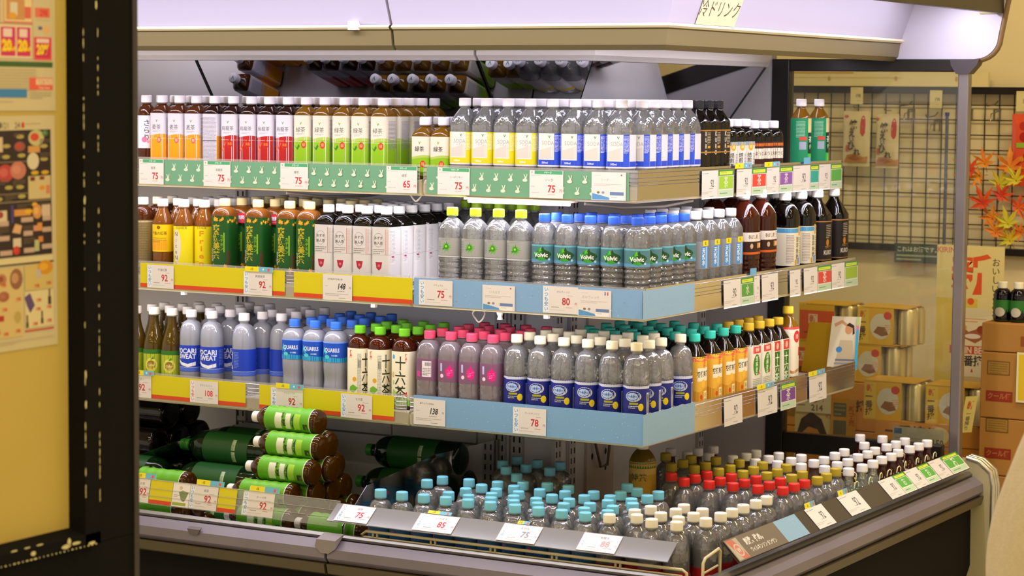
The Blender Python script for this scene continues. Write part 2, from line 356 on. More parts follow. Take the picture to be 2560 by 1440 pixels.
# ------------------------------------------------------------ shelves: deck, cream lip, clear tag rail
SB = [1.302, 1.022, .718]; SD = [0., .050, .056]; DK = [1.342, 1.062, .752]
SHN = ['top', 'middle', 'lower']
shelf_sag = {}
for k in range(3):
    z, d, dk = SB[k], SD[k], DK[k]
    for nm, st, side in (('A', [sL(XL), sL(XJ-.006)], 'behind the black post'), ('B', [sL(XJ+.004), sC], 'at the cooler corner'), ('C', [lambda o, z: (o, -o+.0015, z), sR(1.30)], 'ending at the glass panel')):
        t = empty('cooler_shelf', tuple(Vector(st[0](d, z))), label='cream steel %s shelf section %s' % (SHN[k], side), cat='shelf', group='cooler shelves')
        bpy.context.view_layer.update()
        mb = MB(); sweep(mb, [(-.446, dk-.008), (d-.012, dk-.008), (d-.012, dk), (-.446, dk)], st, M('c8c4c6', .45)); sweep(mb, [(-.44, z), (d-.03, z), (d-.03, z+.004), (-.44, z+.004)], st, M('aaa49c', .5)); part(t, 'deck_plate', mb)
        mb = MB(); sweep(mb, [(d-.028, z+.002), (d-.020, z-.003), (d-.006, z-.002), (d-.001, z+.003), (d-.001, z+.030), (d-.006, dk-.001), (d-.028, dk-.001)], st, CREAM); part(t, 'front_lip', mb)
        mb = MB(); sweep(mb, [(d+.0005, z+.006), (d+.002, z+.006), (d+.002, z+.078), (d+.0005, z+.078)], st, RAIL)
        for q in (.040, .048, .058, .070): sweep(mb, [(d+.002, z+q), (d+.0035, z+q+.001), (d+.002, z+q+.002)], st, RAIL)
        part(t, 'tag_rail', mb)
# lamp under the top shelf, its cables, little clips under the rails
t = empty('shelf_lamp', (-.42, -.012, 1.297), label='thin bright white lamp strip under the corner end of the top shelf', cat='lamp'); KIDS[t.name] = []
a, b = at_y(1176, 490, .004), at_y(1428, 500, .004)
mb = MB(); mb.tube([(a.x, -.004, 1.293), (b.x, -.004, 1.293)], .0055, M('fbf4ff', .3, emis=9.0), 10); o = mb.build('lamp_tube', t, smooth=60); o.matrix_parent_inverse = Matrix.Translation(-t.location)
mb = MB(); mb.box((a.x-.01, -.012, 1.296), (b.x+.01, .02, 1.3015), M('d8d0c0', .4)); o = mb.build('lamp_housing', t); o.matrix_parent_inverse = Matrix.Translation(-t.location)
def loop(name, c, r, label, axis='x'):
    pts = [(c.x+r*cos(i*pi/8), c.y+.008*sin(i*pi/4), c.z+r*sin(i*pi/8)) for i in range(16)]
    mb = MB(); mb.tube(pts, .0022, M('d8d2c4', .5), 6, True); mb.build(name, smooth=60, label=label, cat='cable')
loop('cable_loop', at_y(1197, 790, .03), .016, 'round white cable loop hanging under the middle shelf above pink caps')
loop('cable_loop', at_y(1040, 486, .03), .018, 'white cable loop drooping under the top shelf at the section joint')
mb = MB(); p = at_y(1263, 795, .0); mb.prism([(-.008, 0), (.008, 0), (.004, -.01), (.006, -.018), (-.006, -.018), (-.004, -.01)], lambda a, b: (p.x+a, -.03, 1.018+b), lambda a, b: (p.x+a, -.022, 1.018+b), M('e8e2d4', .4)); mb.build('rail_clip', label='small white plastic rail clip under the middle shelf beside the cable loop', cat='clip')
for px, py, k, w_, lb in ((460, 735, 1, 'L', 'under the long yellow strip'), (935, 765, 1, 'L', 'under the short yellow strip'), (1367, 795, 1, 'L', 'under the 80 yen price card'), (1999, 487, 0, 'R', 'under the top shelf near the grille')):
    s = px_s(w_, px, py, SD[k]-.01); p = WP(w_, s, SD[k]-.01, SB[k]-.009); mb = MB(); mb.box((p.x-.006, p.y-.006, p.z-.001), (p.x+.006, p.y+.006, p.z+.008), M('e6e0d8', .4)); mb.build('rail_clip', label='small white plastic shelf clip %s' % lb, cat='clip')
for px, py, side in ((760, 500, 1), (1500, 520, 1)):
    s = px_s('L', px, py, -.1); mb = MB(); mb.tube([(s, .02, 1.294), (s+.05, .12, 1.282), (s+.10, .25, 1.282), (s+.11, .40, 1.292)], .004, M('8d8578', .5)); mb.build('lamp_cable', smooth=60, label='grey lamp cable dipping below the top shelf %s' % ('over the dark tea cartons' if px < 1000 else 'over the blue caps'), cat='cable')

# ------------------------------------------------------------ bottles
CAPR = .0148
def lookup(prof, z):
    for (za, ra), (zb, rb) in zip(prof, prof[1:]):
        if za <= z <= zb: return ra+(rb-ra)*((z-za)/max(zb-za, 1e-6))
    return prof[-1][1]
def PR(h, r, zs, zn, sh='dome', ridge=(), waist=(), rn=.0118):
    p = [(0, r*.72), (.0015, r*.88), (.006, r*.985), (.010, r)]
    z = .014
    while z < zs-.002:
        q = r
        for a, b, amp, pitch in ridge:
            if a <= z <= b: q += amp*sin(2*pi*(z-a)/pitch)-abs(amp)
        for zc, wd, amt in waist: q -= amt*math.exp(-((z-zc)/wd)**2)
        p.append((z, q)); z += .0022 if ridge else .006
    n = 8
    for i in range(n+1):
        t = i/n; zz = zs+(zn-zs)*t
        f = {'dome': lambda t: math.sqrt(max(0, 1-t**2.1)), 'cone': lambda t: 1-t**1.15, 'bell': lambda t: .5+.5*cos(pi*t), 'soft': lambda t: (1-t**1.6)**.8}[sh](t)
        p.append((zz, max(rn, rn+(r-rn)*f)))
    p += [(h-.0215, rn), (h-.0210, rn+.0032), (h-.0195, rn+.0032), (h-.0193, rn), (h-.004, rn)]
    return p
def shape_of(sq, zs, zn):
    if not sq: return None
    def f(t, z):
        n = sq if z < zs else max(2., sq-(sq-2)*min(1, (z-zs)/((zn-zs)*.8)))
        return (abs(cos(t))**n+abs(sin(t))**n)**(-1/n)
    return f
KD = {}
def moved(it, a, b):
    it = list(it)
    if it[0] == 'p': it[1] = [(u+a, v+b) for u, v in it[1]]
    elif it[0] in 'el': it[1] += a; it[2] += b
    elif it[0] in 'tv': it[2] += a; it[3] += b
    else: it[1] += a; it[3] += a; it[2] += b; it[4] += b
    return tuple(it)
def K(key, name, h, r, zs, zn, sh, body, cap, lab, base, items, sq=0, ridge=(), waist=(), rn=.0118, capr=CAPR, extra=None, captop=None, liquid=None, caph=.0185, du=0, dv=0):
    h, r, zs, zn = h/1000, r/1000, zs/1000, zn/1000
    prof = PR(h, r, zs, zn, sh, ridge, waist, rn); sf = shape_of(sq, zs, zn)
    t = empty(name); t.location = (0, 0, -50)
    mb = MB(); mb.lathe(prof, body, 28 if sq else 24, sf); kids = [mb.build('bottle_body', t, smooth=35)]
    if liquid:                                  # fill seen through the clear wall: its own surface just inside
        lp = [(max(z, .002), q-.0012) for z, q in prof if z < liquid[1]/1000]
        mb = MB(); mb.lathe(lp, liquid[0], 28 if sq else 20, sf); kids.append(mb.build('drink', t, smooth=35))
    mb = MB(); cm = M(cap, .42, spec=.4); n = 40; c0 = h-caph
    vs = []; fs = []; rows = [(c0-.0032, capr*.95, 0), (c0-.0008, capr*.97, 0), (c0, capr*.94, 0), (c0+.0004, capr, 1), (h-.0030, capr*.985, 1), (h-.0010, capr*.955, .3), (h, capr*.87, 0)]
    for z, q, rb in rows:
        for i in range(n): a = 2*pi*i/n; w_ = q*(1-.018*rb*(i % 2)); vs.append((w_*sin(a), -w_*cos(a), z))
    for j in range(len(rows)-1):
        for i in range(n): a = j*n+i; b = j*n+(i+1) % n; fs.append((a, b, b+n, a+n))
    fs.append(tuple(range((len(rows)-1)*n, len(rows)*n))); mb.add(vs, fs, cm)
    if captop: draw(mb, captop, lambda u, v, k: (u/1000, v/1000, h+.00015*k))
    kids.append(mb.build('cap', t, smooth=50))
    if lab:
        v0, v1 = lab; half = 4*r*1000 if sq else pi*r*1000
        def mp(u, v, k):
            if sq: q = round(u/(2000*r)); a = q*pi/2+math.atan((u/1000-2*r*q)/r)
            else: a = u/1000/r
            z = v/1000; q = (lookup(prof, z)+.0004+.000012*k)*(sf(a, z) if sf else 1); return (q*sin(a), -q*cos(a), z)
        mb = MB(); nu = 32; nv = max(1, int((v1-v0)/6)) if (waist or ridge or v1/1000 > zs) else 1
        vs = [mp(-half+2*half*i/nu, v0+(v1-v0)*j/nv, 0) for j in range(nv+1) for i in range(nu)]
        lm = base if not isinstance(base, str) else P(base)
        mb.add(vs, [(j*nu+i, j*nu+(i+1) % nu, (j+1)*nu+(i+1) % nu, (j+1)*nu+i) for j in range(nv) for i in range(nu)], lm)
        out = []; kk = 0
        for it in items:
            if (du or dv) and it[0] in "retvlbp": it = moved(it, du, dv)
            if it[0] == 'w':                    # band with a wavy upper edge right round the label
                _, a, b, amp, col, per = it; N = 40; kk += 1; vv = []
                for i in range(N+1): u = -half+2*half*i/N; vv += [mp(u, a, kk), mp(u, b+amp*sin(2*pi*u/per+.6), kk)]
                mb.add(vv, [(2*i, 2*i+2, 2*i+3, 2*i+1) for i in range(N)], P(col))
            elif it[0] == 'R': out.append(('r', -half, it[1], half, it[2], it[3]))
            else: out.append(it)
        draw(mb, out, mp, 4., kk); lo = mb.build('wrap_label', t, smooth=None)
        lo.data.polygons.foreach_set('use_smooth', [True]*len(lo.data.polygons)); kids.append(lo)
    if extra: kids += extra(t, h, r)
    KIDS[t.name] = kids; KD[key] = [t, h, r, 0]; return t
def tea(nm, c, body, t=.22): return clear(nm, c, t, .06, body, 1.5, .25, 40)
BAR = tea('barley_tea', 'b06a2a', '6b3413'); OOL = tea('oolong_tea', '7a3020', '35120a'); GRT = tea('green_tea', 'c89a30', '9a6a14')
AMB = tea('amber_tea', 'e09a50', 'b8702c', .38); DRK = tea('dark_tea', '402018', '1a0d0a', .08); COF = tea('black_coffee', '201410', '0e0807', .04)
SMOKE = tea('red_brown_tea', '8a3018', '4a160a', .2); CIDER = clear('gold_drink', 'b08a30', .35, .06, '6f5412', 1.5, .3, 40)
MILKY = clear('cloudy_water', 'eef0fa', .48, .06, 'eef0ff', 1.8, .5, 45, .4); MILK2 = clear('cloudy_white_drink', 'e6e2f0', .3, .1, 'b9b4c4', 1.45, .4, 50)
GLASSG = tea('green_bottle_glass', '2a5a24', '123410', .2); COLA = tea('dark_cola', '2a1214', '12080b', .05); ROSE = tea('rose_drink', '8a4048', '5e2630', .3)
BROWNS = clear('brown_tint_water', 'a08068', .35, .08, '80604a', 1.5, .3)
G = 'd2cdd8'; INK = '38363c'
vm = lambda u, v, s=7, c='6f9a2a': [('p', [(u-s*.5, v+s*.45), (u-s*.2, v+s*.45), (u, v-s*.1), (u+s*.2, v+s*.45), (u+s*.5, v+s*.45), (u+s*.08, v-s*.5), (u-s*.08, v-s*.5)], c)]
VT = [('t', 'V', 0, 0, 15, '2f8a68', 1, .03)]
def vtea(lower, kanji, circle, wave2=None):
    it = [('w', 12, 98, 3, lower, 108)]
    if wave2: it += [('w', 12, 90, 3, wave2, 108)]
    it += vm(0, 136)+[('t', kanji, -1, 119, 15 if len(kanji) < 3 else 13, INK, 1., 0), ('l', -14, 109, 26, 2, 2.4, '9a98a4')]
    it += [('R', 88, 88.8, 'e8d8d0')]+circle
    for q in (54, -54, 108): it += [('l', q-18, 145, 34, 22, 3.4, '8a86a0')]
    return it
sqd = dict(sq=7, captop=VT)
K('barley', 'tea_bottle', 205, 25.6, 158, 181, 'soft', BAR, 'efeaf4', (12, 157), G, vtea('dc9410', '麦茶', [('e', 8, 84, 7, 8, 'cf4a5a'), ('t', '祭', 8, 84, 10, 'f0c0a0')], 'e89a08'), **sqd)
K('oolong', 'tea_bottle', 205, 25.6, 158, 181, 'soft', OOL, 'efeaf4', (12, 157), G, vtea('b01414', '烏龍茶', [('e', 6, 78, 9, 11, 'c23020'), ('e', 6, 78, 7.5, 9.5, 'a81414'), ('t', '烏龍', 6, 78, 9, 'e07838', .8), ('p', [(-20, 60), (-6, 84), (-4, 84), (-16, 58)], 'd85020')]), **sqd)
K('green', 'tea_bottle', 205, 25.6, 158, 181, 'soft', GRT, 'efeaf4', (12, 157), 'd6d0c0', vtea('a8bc5a', '緑茶', [('e', 9, 80, 8, 9.5, 'c03a20'), ('t', '緑', 9, 80, 10, 'e8a070'), ('p', [(-20, 78), (-12, 72), (-6, 82), (-3, 76), (-10, 66)], '2e7a20')], '86b414'), **sqd)
K('backtea', 'tea_bottle', 205, 25.6, 158, 181, 'soft', OOL, 'efeaf4', (12, 157), G, [('l', -24, 148, 46, 38, 3.4, '7a7690'), ('r', -27, 84, 27, 86, '3a3a48'), ('r', 26, 20, 54, 98, 'dc9410')], **sqd)
K('sakura', 'tea_bottle', 205, 25.8, 150, 181, 'soft', BAR, 'efeaf4', (60, 150), 'e6e2ec', [('v', 'さらり', 10, 140, 20, INK), ('e', 4, 84, 8, 8, 'e87aa0'), ('e', 14, 78, 4, 4, 'f09ab8')])
K('smallgreen', 'small_tea_bottle', 157, 27, 110, 133, 'soft', GRT, 'efeaf4', (8, 108), 'd6d0c0', [('w', 8, 58, 3, 'a8bc5a', 108), ('w', 8, 52, 3, '86b414', 108)]+vm(0, 92)+[('t', '緑茶', 0, 76, 14, INK), ('e', 10, 38, 8, 9, 'c03a20'), ('t', '緑', 10, 38, 10, 'e8a070'), ('p', [(-18, 36), (-10, 30), (-4, 40), (-8, 26)], '2e7a20')], **sqd)
def soda(c, sub, mid):
    return [('R', 44, 57, c), ('r', -20, 57, 22, 122, 'd6d2cc'), ('p', [(-20, 60), (20, 60), (20, 92), (6, 88), (-20, 80)], 'c8c2b8')]+vm(8, 114, 7, '4a8a4a')+[('t', 'SODA', 4, 99, 14, '9a9690', .9, 0), ('t', sub, 4, 91, 6, '8a8680', 1, 0), ('t', '500ml', -4, 50, 7, 'f4f2f4', 1, .01), ('r', 22, 44, 46, 122, mid), ('l', 24, 118, 20, 14, 3, 'e8e8f4'), ('r', -46, 44, -24, 122, mid), ('l', -44, 118, 18, 14, 3, 'e8e8f4'), ('r', -60, 48, -47, 74, 'f0f0f0'), ('b', -59, 49, -48, 73)]
sd = dict(sq=4.5, captop=VT)
K('sodalemon', 'soda_bottle', 207, 31, 138, 182, 'soft', PET, 'efeaf4', (40, 122), 'd4d0ce', soda('e8c818', 'レモン', 'd8cc10'), **sd)
K('soda', 'soda_bottle', 207, 31, 138, 182, 'soft', PET, 'efeaf4', (40, 122), 'd2d0d6', soda('2848c0', '', '3050c8'), **sd)
K('kuro', 'black_tea_bottle', 207, 29, 150, 184, 'cone', COF, '1c1a22', (70, 132), '2a2018', [('v', 'KURO', -6, 130, 16, 'c8c4c0', .02), ('r', 4, 84, 20, 90, 'c89018'), ('l', 2, 124, 20, 8, 4, 'b8a888'), ('R', 128, 131, 'a87820'), ('R', 72, 75, 'a87820')], sq=5, du=-5)
K('smallcoffee', 'small_drink_bottle', 158, 27, 104, 134, 'dome', COF, 'efeaf4', (8, 98), 'ddd8d2', [('R', 88, 98, '8a9aa4'), ('e', 0, 84, 8, 10, 'e0a020'), ('t', '美', 0, 84, 9, 'fbe8b0'), ('v', '焙煎茶', -4, 70, 14, '4a4844'), ('l', 8, 66, 14, 12, 4, '8a8680')])
K('smallroast', 'small_drink_bottle', 152, 28, 104, 130, 'dome', COF, 'efeaf4', (20, 96), '3a1a12', [('R', 84, 92, 'c4682a'), ('R', 50, 78, 'e6dccc'), ('t', 'ほうじ', 0, 64, 12, '4a4440'), ('l', -40, 72, 20, 5, 4, '6a645c'), ('R', 30, 38, '6a3020')])
K('greentall', 'green_tea_bottle', 212, 29, 158, 186, 'cone', GRT, 'f0ecf2', (8, 158), '1f8a5c', [('r', 6, 118, 30, 158, 'd8c890'), ('r', 6, 60, 30, 118, '143028'), ('t', '茶', 18, 98, 20, 'd8e0d0'), ('r', 6, 10, 30, 58, '3cb440'), ('p', [(8, 20), (18, 60), (28, 24)], '9ae05a'), ('t', '伊', 18, 78, 14, 'a8d890'), ('l', -30, 150, 26, 12, 4, '9ac8b0'), ('r', -20, 96, 2, 106, 'c84a40'), ('r', -20, 70, 0, 92, '9aa4b8')])
# middle shelf
K('brownlabel', 'tea_bottle', 207, 30, 150, 184, 'dome', BAR, 'e8e0c8', (20, 146), '8a7850', [('l', -28, 138, 56, 26, 4.6, '6a5a38'), ('R', 140, 143, 'c8b888')])
K('kocha', 'tea_bottle', 205, 28, 140, 182, 'cone', AMB, 'f0ece4', (62, 136), 'ecc80c', [('r', -24, 66, 24, 94, 'e8a020'), ('t', '午後の紅茶', 0, 112, 11, '6a4a10', .85), ('e', 0, 128, 5, 5, '8a5a10'), ('l', -22, 100, 44, 3, 5, 'a87818'), ('e', 4, 30, 1, 1, 'ecc80c')])
KD['kocha'][3] = 1
K('nice', 'tea_bottle', 205, 28, 140, 182, 'cone', AMB, 'f0ece4', (20, 134), 'e8d818', [('e', -10, 80, 13, 46, 'dcd4cc'), ('v', 'NiceNic', -12, 122, 16, '2e2c34', .0), ('t', '毎日の紅茶', 4, 129, 8, '7a7010', .8)])
K('nicelogo', 'tea_bottle', 205, 28, 140, 182, 'cone', AMB, 'f0ece4', (20, 134), 'e8d410', [('v', 'Friend', 0, 126, 20, 'd88a18', .03, 1.5), ('t', '毎日の紅茶', 0, 130, 7, '7a7010', .8), ('l', -27, 40, 20, 4, 4, 'c8a018')])
def flowers(v, n, seed, c=('e0941a', 'c8701a', 'ecb428')):
    rn = random.Random(seed); o = []
    for i in range(n):
        u = rn.uniform(-90, 90); vv = v+rn.uniform(-7, 7); q = rn.uniform(4, 7)
        o.append(('p', [(u+q*(1 if j % 2 else .45)*cos(j*pi/5), vv+q*(1 if j % 2 else .45)*sin(j*pi/5)) for j in range(10)], rn.choice(c)))
    return o
def goldtag(t, h, r):
    a = MB(); a.box((r*.2, -r-.004, h-.066), (r*1.25, -r-.003, h-.04), P('cf2a48')); mp = flat((r*.2, -r-.0042, h-.066), (1, 0, 0), (0, 0, 1), (0, -1, 0))
    draw(a, [('t', '無料', r*520, 15, 12, 'f4e0e4', 1, .03), ('l', 3, 6, r*900, 1, 2, 'f0c8d0')], mp, 99); o = a.build('neck_tag', t); return [o]
osm = [('R', 20, 162, '17501c'), ('v', '爽健美茶', -6, 146, 24, 'b8a820', .02), ('v', 'むらさき', -20, 80, 9, 'd0e0c8'), ('v', 'カテキン', 12, 118, 11, '8ab41c'), ('r', 17, 70, 22, 122, '7aac1c'), ('r', -32, 52, -25, 60, 'd05a4a'), ('r', 28, 22, 44, 74, '4a3a20'), ('l', -54, 90, 18, 8, 4, 'b8c890')]+flowers(154, 20, 3)+flowers(30, 16, 5)
K('osman', 'green_tea_bottle', 212, 31, 168, 191, 'dome', AMB, 'd8c890', (18, 166), '17501c', osm, sq=3.4)
K('osmantag', 'green_tea_bottle', 212, 31, 168, 191, 'dome', AMB, 'd8c890', (18, 166), '17501c', osm, sq=3.4, extra=goldtag)
K('azuki', 'azuki_tea_bottle', 207, 29, 156, 184, 'dome', COF, 'e9e6e6', (10, 156), 'cfcbc8', [('e', -6, 122, 15, 18, '6a6668'), ('e', -6, 122, 14.2, 17.2, 'cfcbc8'), ('t', 'あずき', -6, 127, 9, '3a3638'), ('t', '美人茶', -6, 114, 9, '3a3638'), ('r', 15, 84, 16.2, 150, 'c05a5a'), ('l', 18, 148, 7, 22, 3, 'c8a0a0'), ('R', 84, 84.8, '9a9694'), ('l', -22, 99, 34, 3, 5, '8a8684'), ('p', [(-14, 66), (6, 66), (3, 50), (-4, 44), (-11, 50)], 'a82038'), ('t', '赤', -4, 56, 8, 'd88a90'), ('r', 32, 60, 54, 148, 'd4d0cc'), ('l', 33, 146, 20, 24, 3.4, '9a96a0'), ('r', 38, 78, 48, 82, 'a82038')], sq=7)
def star(u, v, q, c1, c2):
    rn = random.Random(1); o = []
    for i in range(16):
        a = i*2*pi/16+rn.uniform(-.1, .1); o.append(('p', [(u+q*.3*cos(a-.5), v+q*.3*sin(a-.5)), (u+q*rn.uniform(.8, 1.15)*cos(a), v+q*rn.uniform(.8, 1.15)*sin(a)), (u+q*.3*cos(a+.5), v+q*.3*sin(a+.5))], rn.choice((c1, c2))))
    return o+[('e', u, v, q*.45, q*.45, c1), ('e', u-1, v+1, q*.2, q*.2, '9ad840')]
K('greencap', 'water_bottle', 212, 31.2, 158, 186, 'soft', PET, 'a4cc14', (92, 136), clear('frosted_label', 'f0f0ea', .22, .3, 'dcdcd6', 1.35), star(2, 114, 15, '3c8a1c', '5cb42a')+[('l', -30, 130, 14, 8, 4, '8a9a98'), ('l', -12, 134, 26, 2, 2.4, '9ab0a0'), ('R', 88, 91, 'c4c8cc')], sq=3, ridge=((.02, .085, .0011, .0145),))
K('volvic', 'water_bottle', 205, 31.2, 148, 184, 'dome', PET, '2a58c8', (86, 130), clear('aqua_label', 'a8d8dc', .3, .3, '78b8c4', 1.35), [('R', 86, 94, '5a94b8'), ('R', 126, 130, '6ab0c0'), ('p', [(-28, 108), (-14, 112), (-8, 124), (-2, 118), (2, 126), (6, 118), (20, 112), (24, 106), (14, 94), (0, 90), (-14, 94)], '1f4a20'), ('p', [(-28, 108), (-14, 112), (-8, 124), (-2, 116), (-6, 106), (-16, 98)], '2e9a30'), ('p', [(-10, 112), (-4, 124), (0, 114)], '6ac42a'), ('p', [(-14, 94), (0, 90), (12, 93), (2, 99), (-8, 99)], '3a9a30'), ('t', 'Volvic', -3, 105, 15, 'e8ece4', .95, .035), ('e', 18, 94, 3, 3, 'b8d4e8'), ('r', 38, 94, 60, 112, '4aa84a'), ('e', 46, 112, 3, 6, 'b83a2a')], ridge=((.016, .082, .0014, .0135),))
K('whiteclear', 'water_bottle', 207, 31, 152, 184, 'soft', PET, 'ece8ea', (62, 132), clear('frosted_blue_label', 'e4e8ec', .3, .3, 'c8ccd4', 1.35), [('r', -16, 64, 24, 118, '4a88c8'), ('r', 6, 64, 14, 118, '9cc4e4'), ('v', '天然水', -4, 116, 15, 'dce8f4', .02), ('r', -8, 120, 22, 134, 'e0d020'), ('t', '塩', 4, 127, 9, '6a5a10'), ('l', -46, 60, 24, 4, 4, '8a8e96')], sq=3, du=-9)
big = dict(capr=.0165, rn=.0132)
K('bigroast', 'large_tea_bottle', 248, 41, 176, 222, 'soft', SMOKE, 'f0ece8', (78, 140), '30120c', [('R', 116, 140, 'e0d4c8'), ('t', '香ばし麦', -14, 128, 12, '4a3a34'), ('l', 18, 136, 20, 4, 4, '8a7a70'), ('r', 6, 98, 36, 112, 'b88838'), ('t', '麦', 22, 105, 11, 'f0e4d8'), ('R', 82, 88, 'c85a1a'), ('e', -22, 104, 7, 7, 'b8a080')], sq=3.2, ridge=((.03, .07, .0006, .012),), **big, du=-8)
K('bigcoffee', 'large_coffee_bottle', 235, 38, 162, 208, 'dome', COF, 'f0ece8', (36, 140), 'd8d0b8', [('R', 126, 138, '4a94c0'), ('r', 14, 118, 26, 144, 'd8a020'), ('l', -46, 120, 34, 18, 4.4, '8a7c8a'), ('v', '珈琲無糖', 8, 116, 16, '4a4238'), ('l', 20, 112, 18, 12, 5, '9a8c50'), ('r', -6, 38, 6, 52, 'c8981c'), ('e', 16, 48, 5, 10, '4a80c8')], sq=4, **big, du=-8)
K('bigblack', 'large_coffee_bottle', 235, 38, 162, 208, 'cone', COF, 'f0ece8', (36, 150), '18110e', [('R', 146, 149, 'a87040'), ('l', -12, 138, 30, 8, 5, 'a89c8c'), ('e', -2, 88, 9, 10, 'b8701c'), ('t', 'KURO', 0, 60, 17, 'b8b0a8', 1, .04), ('l', -16, 78, 34, 2, 4, 'a87a3a'), ('R', 38, 40, 'a87040')], sq=4, **big, du=-8)
# lower shelf
K('cider', 'cider_bottle', 218, 30, 104, 190, 'bell', CIDER, 'ece6d8', (14, 104), '2f6a1c', [('r', -30, 14, 46, 92, 'a8b428'), ('e', 2, 62, 17, 19, 'd8d05a'), ('e', 2, 62, 12, 12, '8a6a28'), ('t', 'Cider', 2, 62, 9, 'e8dc90'), ('R', 14, 26, '2f6a1c'), ('p', [(0, 76), (8, 86), (10, 78)], '3c8a1c')], captop=None)
K('pocari', 'sports_drink_bottle', 218, 32, 142, 190, 'dome', MILKY, 'efe8e8', (52, 123), '1c3cb0', [('t', 'POCARI', -7, 108, 19, 'dce0f0', .92, .03), ('t', 'SWEAT', -4, 93, 18, 'dce0f0', .9, .03), ('p', [(-32, 85), (-20, 77), (0, 73), (22, 79), (22, 69), (0, 64), (-20, 69), (-32, 77)], 'e4e6f0'), ('R', 53, 62, '4a66c8'), ('R', 63, 64, 'c8d0e8'), ('l', 30, 115, 16, 11, 4, '6a84d0'), ('l', -56, 115, 18, 11, 4, '6a84d0')])
K('aquarius', 'sports_drink_bottle', 212, 31, 163, 189, 'dome', MILKY, '3470d8', (108, 162), '1448b0', [('w', 108, 120, 1, '2a9ac0', 60), ('R', 158, 162, '7a9ae0'), ('t', 'AQUARIUS', 2, 124, 15, 'dce4f4', .78, .02), ('t', 'A', -22, 122, 26, '34b8c8', .9, .03), ('e', -12, 106, 8, 5, '48c0c0'), ('t', '水分補給', 12, 110, 5, 'b8d8f0')], waist=((.062, .02, .0022),), sq=2.6, dv=16, du=4)
K('sixteen', 'blended_tea_bottle', 207, 30, 150, 184, 'dome', tea('blend_tea', '8a3c1a', '5a200c'), '6cc01c', (10, 150), 'e4dcc0', [('v', '十六茶', 2, 140, 38, '1c2818', .01, .9), ('e', -20, 136, 5, 6, '3a9ad8'), ('v', '健康', 20, 146, 11, 'c84838', .02, .8), ('w', 10, 30, 5, '7cc02a', 70), ('p', [(-26, 40), (-16, 34), (-8, 44), (-20, 54)], '9ac85a'), ('p', [(12, 40), (24, 48), (26, 30)], 'c83838'), ('e', -22, 90, 5, 8, 'c8b468'), ('e', -20, 70, 4, 6, 'a8c878')], sq=2.6, du=5)
K('sixteenside', 'blended_tea_bottle', 207, 30, 150, 184, 'dome', tea('blend_tea', '8a3c1a', '5a200c'), '6cc01c', (10, 150), 'e4dcc0', [('v', '十六茶', 38, 140, 38, '1c2818', .01, .9), ('v', '健康', -14, 146, 11, 'c84838', .02, .8), ('r', 6, 20, 20, 138, 'd0ccb8'), ('l', 7, 134, 12, 26, 4, '8a8c74'), ('b', 8, 100, 18, 120), ('p', [(-18, 40), (-4, 34), (8, 48), (-6, 56), (-16, 50)], '6cb02a'), ('e', -2, 70, 6, 6, 'd8a020'), ('r', -20, 14, -2, 26, 'c42828'), ('w', 10, 22, 5, '7cc02a', 70)], sq=2.6, du=5)
K('peach', 'flavoured_water_bottle', 207, 30, 150, 184, 'dome', clear('pink_water', 'f6ecf2', .70, .06, 'f0dce6', 1.9, 1., 45, .5), 'e04464', (82, 137), clear('pink_film', 'e8b8d8', .5, .3, 'c890b8', 1.35), [('p', [(10+13*cos(t*pi/10)*(1-.25*(sin(t*pi/10) > .8)), 94+15*sin(t*pi/10)+(6 if t == 5 else 0)) for t in range(20)], 'd81878'), ('l', 2, 100, 16, 4, 4, 'f088c0'), ('e', -13, 84, 5, 5, 'e8c8dc'), ('r', -18, 96, -12, 116, 'b8b0d8')], sq=3, dv=13, du=4)
K('peachback', 'flavoured_water_bottle', 207, 30, 150, 184, 'dome', clear('pink_water', 'f6ecf2', .70, .06, 'f0dce6', 1.9, 1., 45, .5), 'e04464', (82, 137), clear('pink_film', 'e8b8d8', .5, .3, 'c890b8', 1.35), [('r', -8, 78, 20, 118, 'dcd4d4'), ('b', 0, 106, 18, 115), ('l', -6, 100, 24, 5, 4, '6a6468'), ('r', -26, 78, -14, 92, 'c83a8a')], sq=3, dv=13, du=4)
K('tansan', 'sparkling_water_bottle', 212, 32.5, 134, 184, 'dome', PET, 'ece4c4', (22, 110), '15206e', [('w', 24, 101, -5, '141c78', 103), ('w', 102, 109, 0, 'c4c8d8', 103), ('w', 90, 101, -5, '141c78', 103), ('e', -2, 84, 20, 13, 'b8bcc0'), ('e', -4, 84, 15, 10, '1c3c9a'), ('e', -4, 84, 13.5, 8.7, 'a8c0dc'), ('t', 'TANSAN', -4, 84, 7, '2a4aa0', .8), ('r', -12, 64, 10, 69, '9a9a20'), ('l', -14, 61, 26, 2, 4, 'c8c8c8'), ('e', 17, 58, 7, 9, 'e0c414'), ('w', 22, 36, 3, 'c4c8d4', 35), ('r', 34, 40, 44, 92, 'e0e0e4'), ('b', 35, 42, 43, 90)], waist=((.104, .01, .0012),))
KD['tansan'][3] = 2
K('soken', 'blended_tea_bottle', 207, 29, 148, 182, 'cone', DRK, '2ab49c', (10, 150), 'dca838', [('w', 10, 66, 5, 'c88c20', 80), ('r', -26, 88, 28, 122, 'e4dcc0'), ('t', '爽健美茶', 0, 106, 16, '3a3a24', .85, .02), ('v', '低糖', 6, 144, 12, 'c8442c', .02), ('w', 138, 144, 4, 'e06a50', 60), ('r', 4, 16, 22, 62, 'ecd898'), ('v', 'おから', 13, 60, 14, '6a5a2c'), ('e', -8, 48, 6, 6, 'c84a1c'), ('e', 0, 82, 10, 10, 'e8b440')], sq=3.5, du=-7)
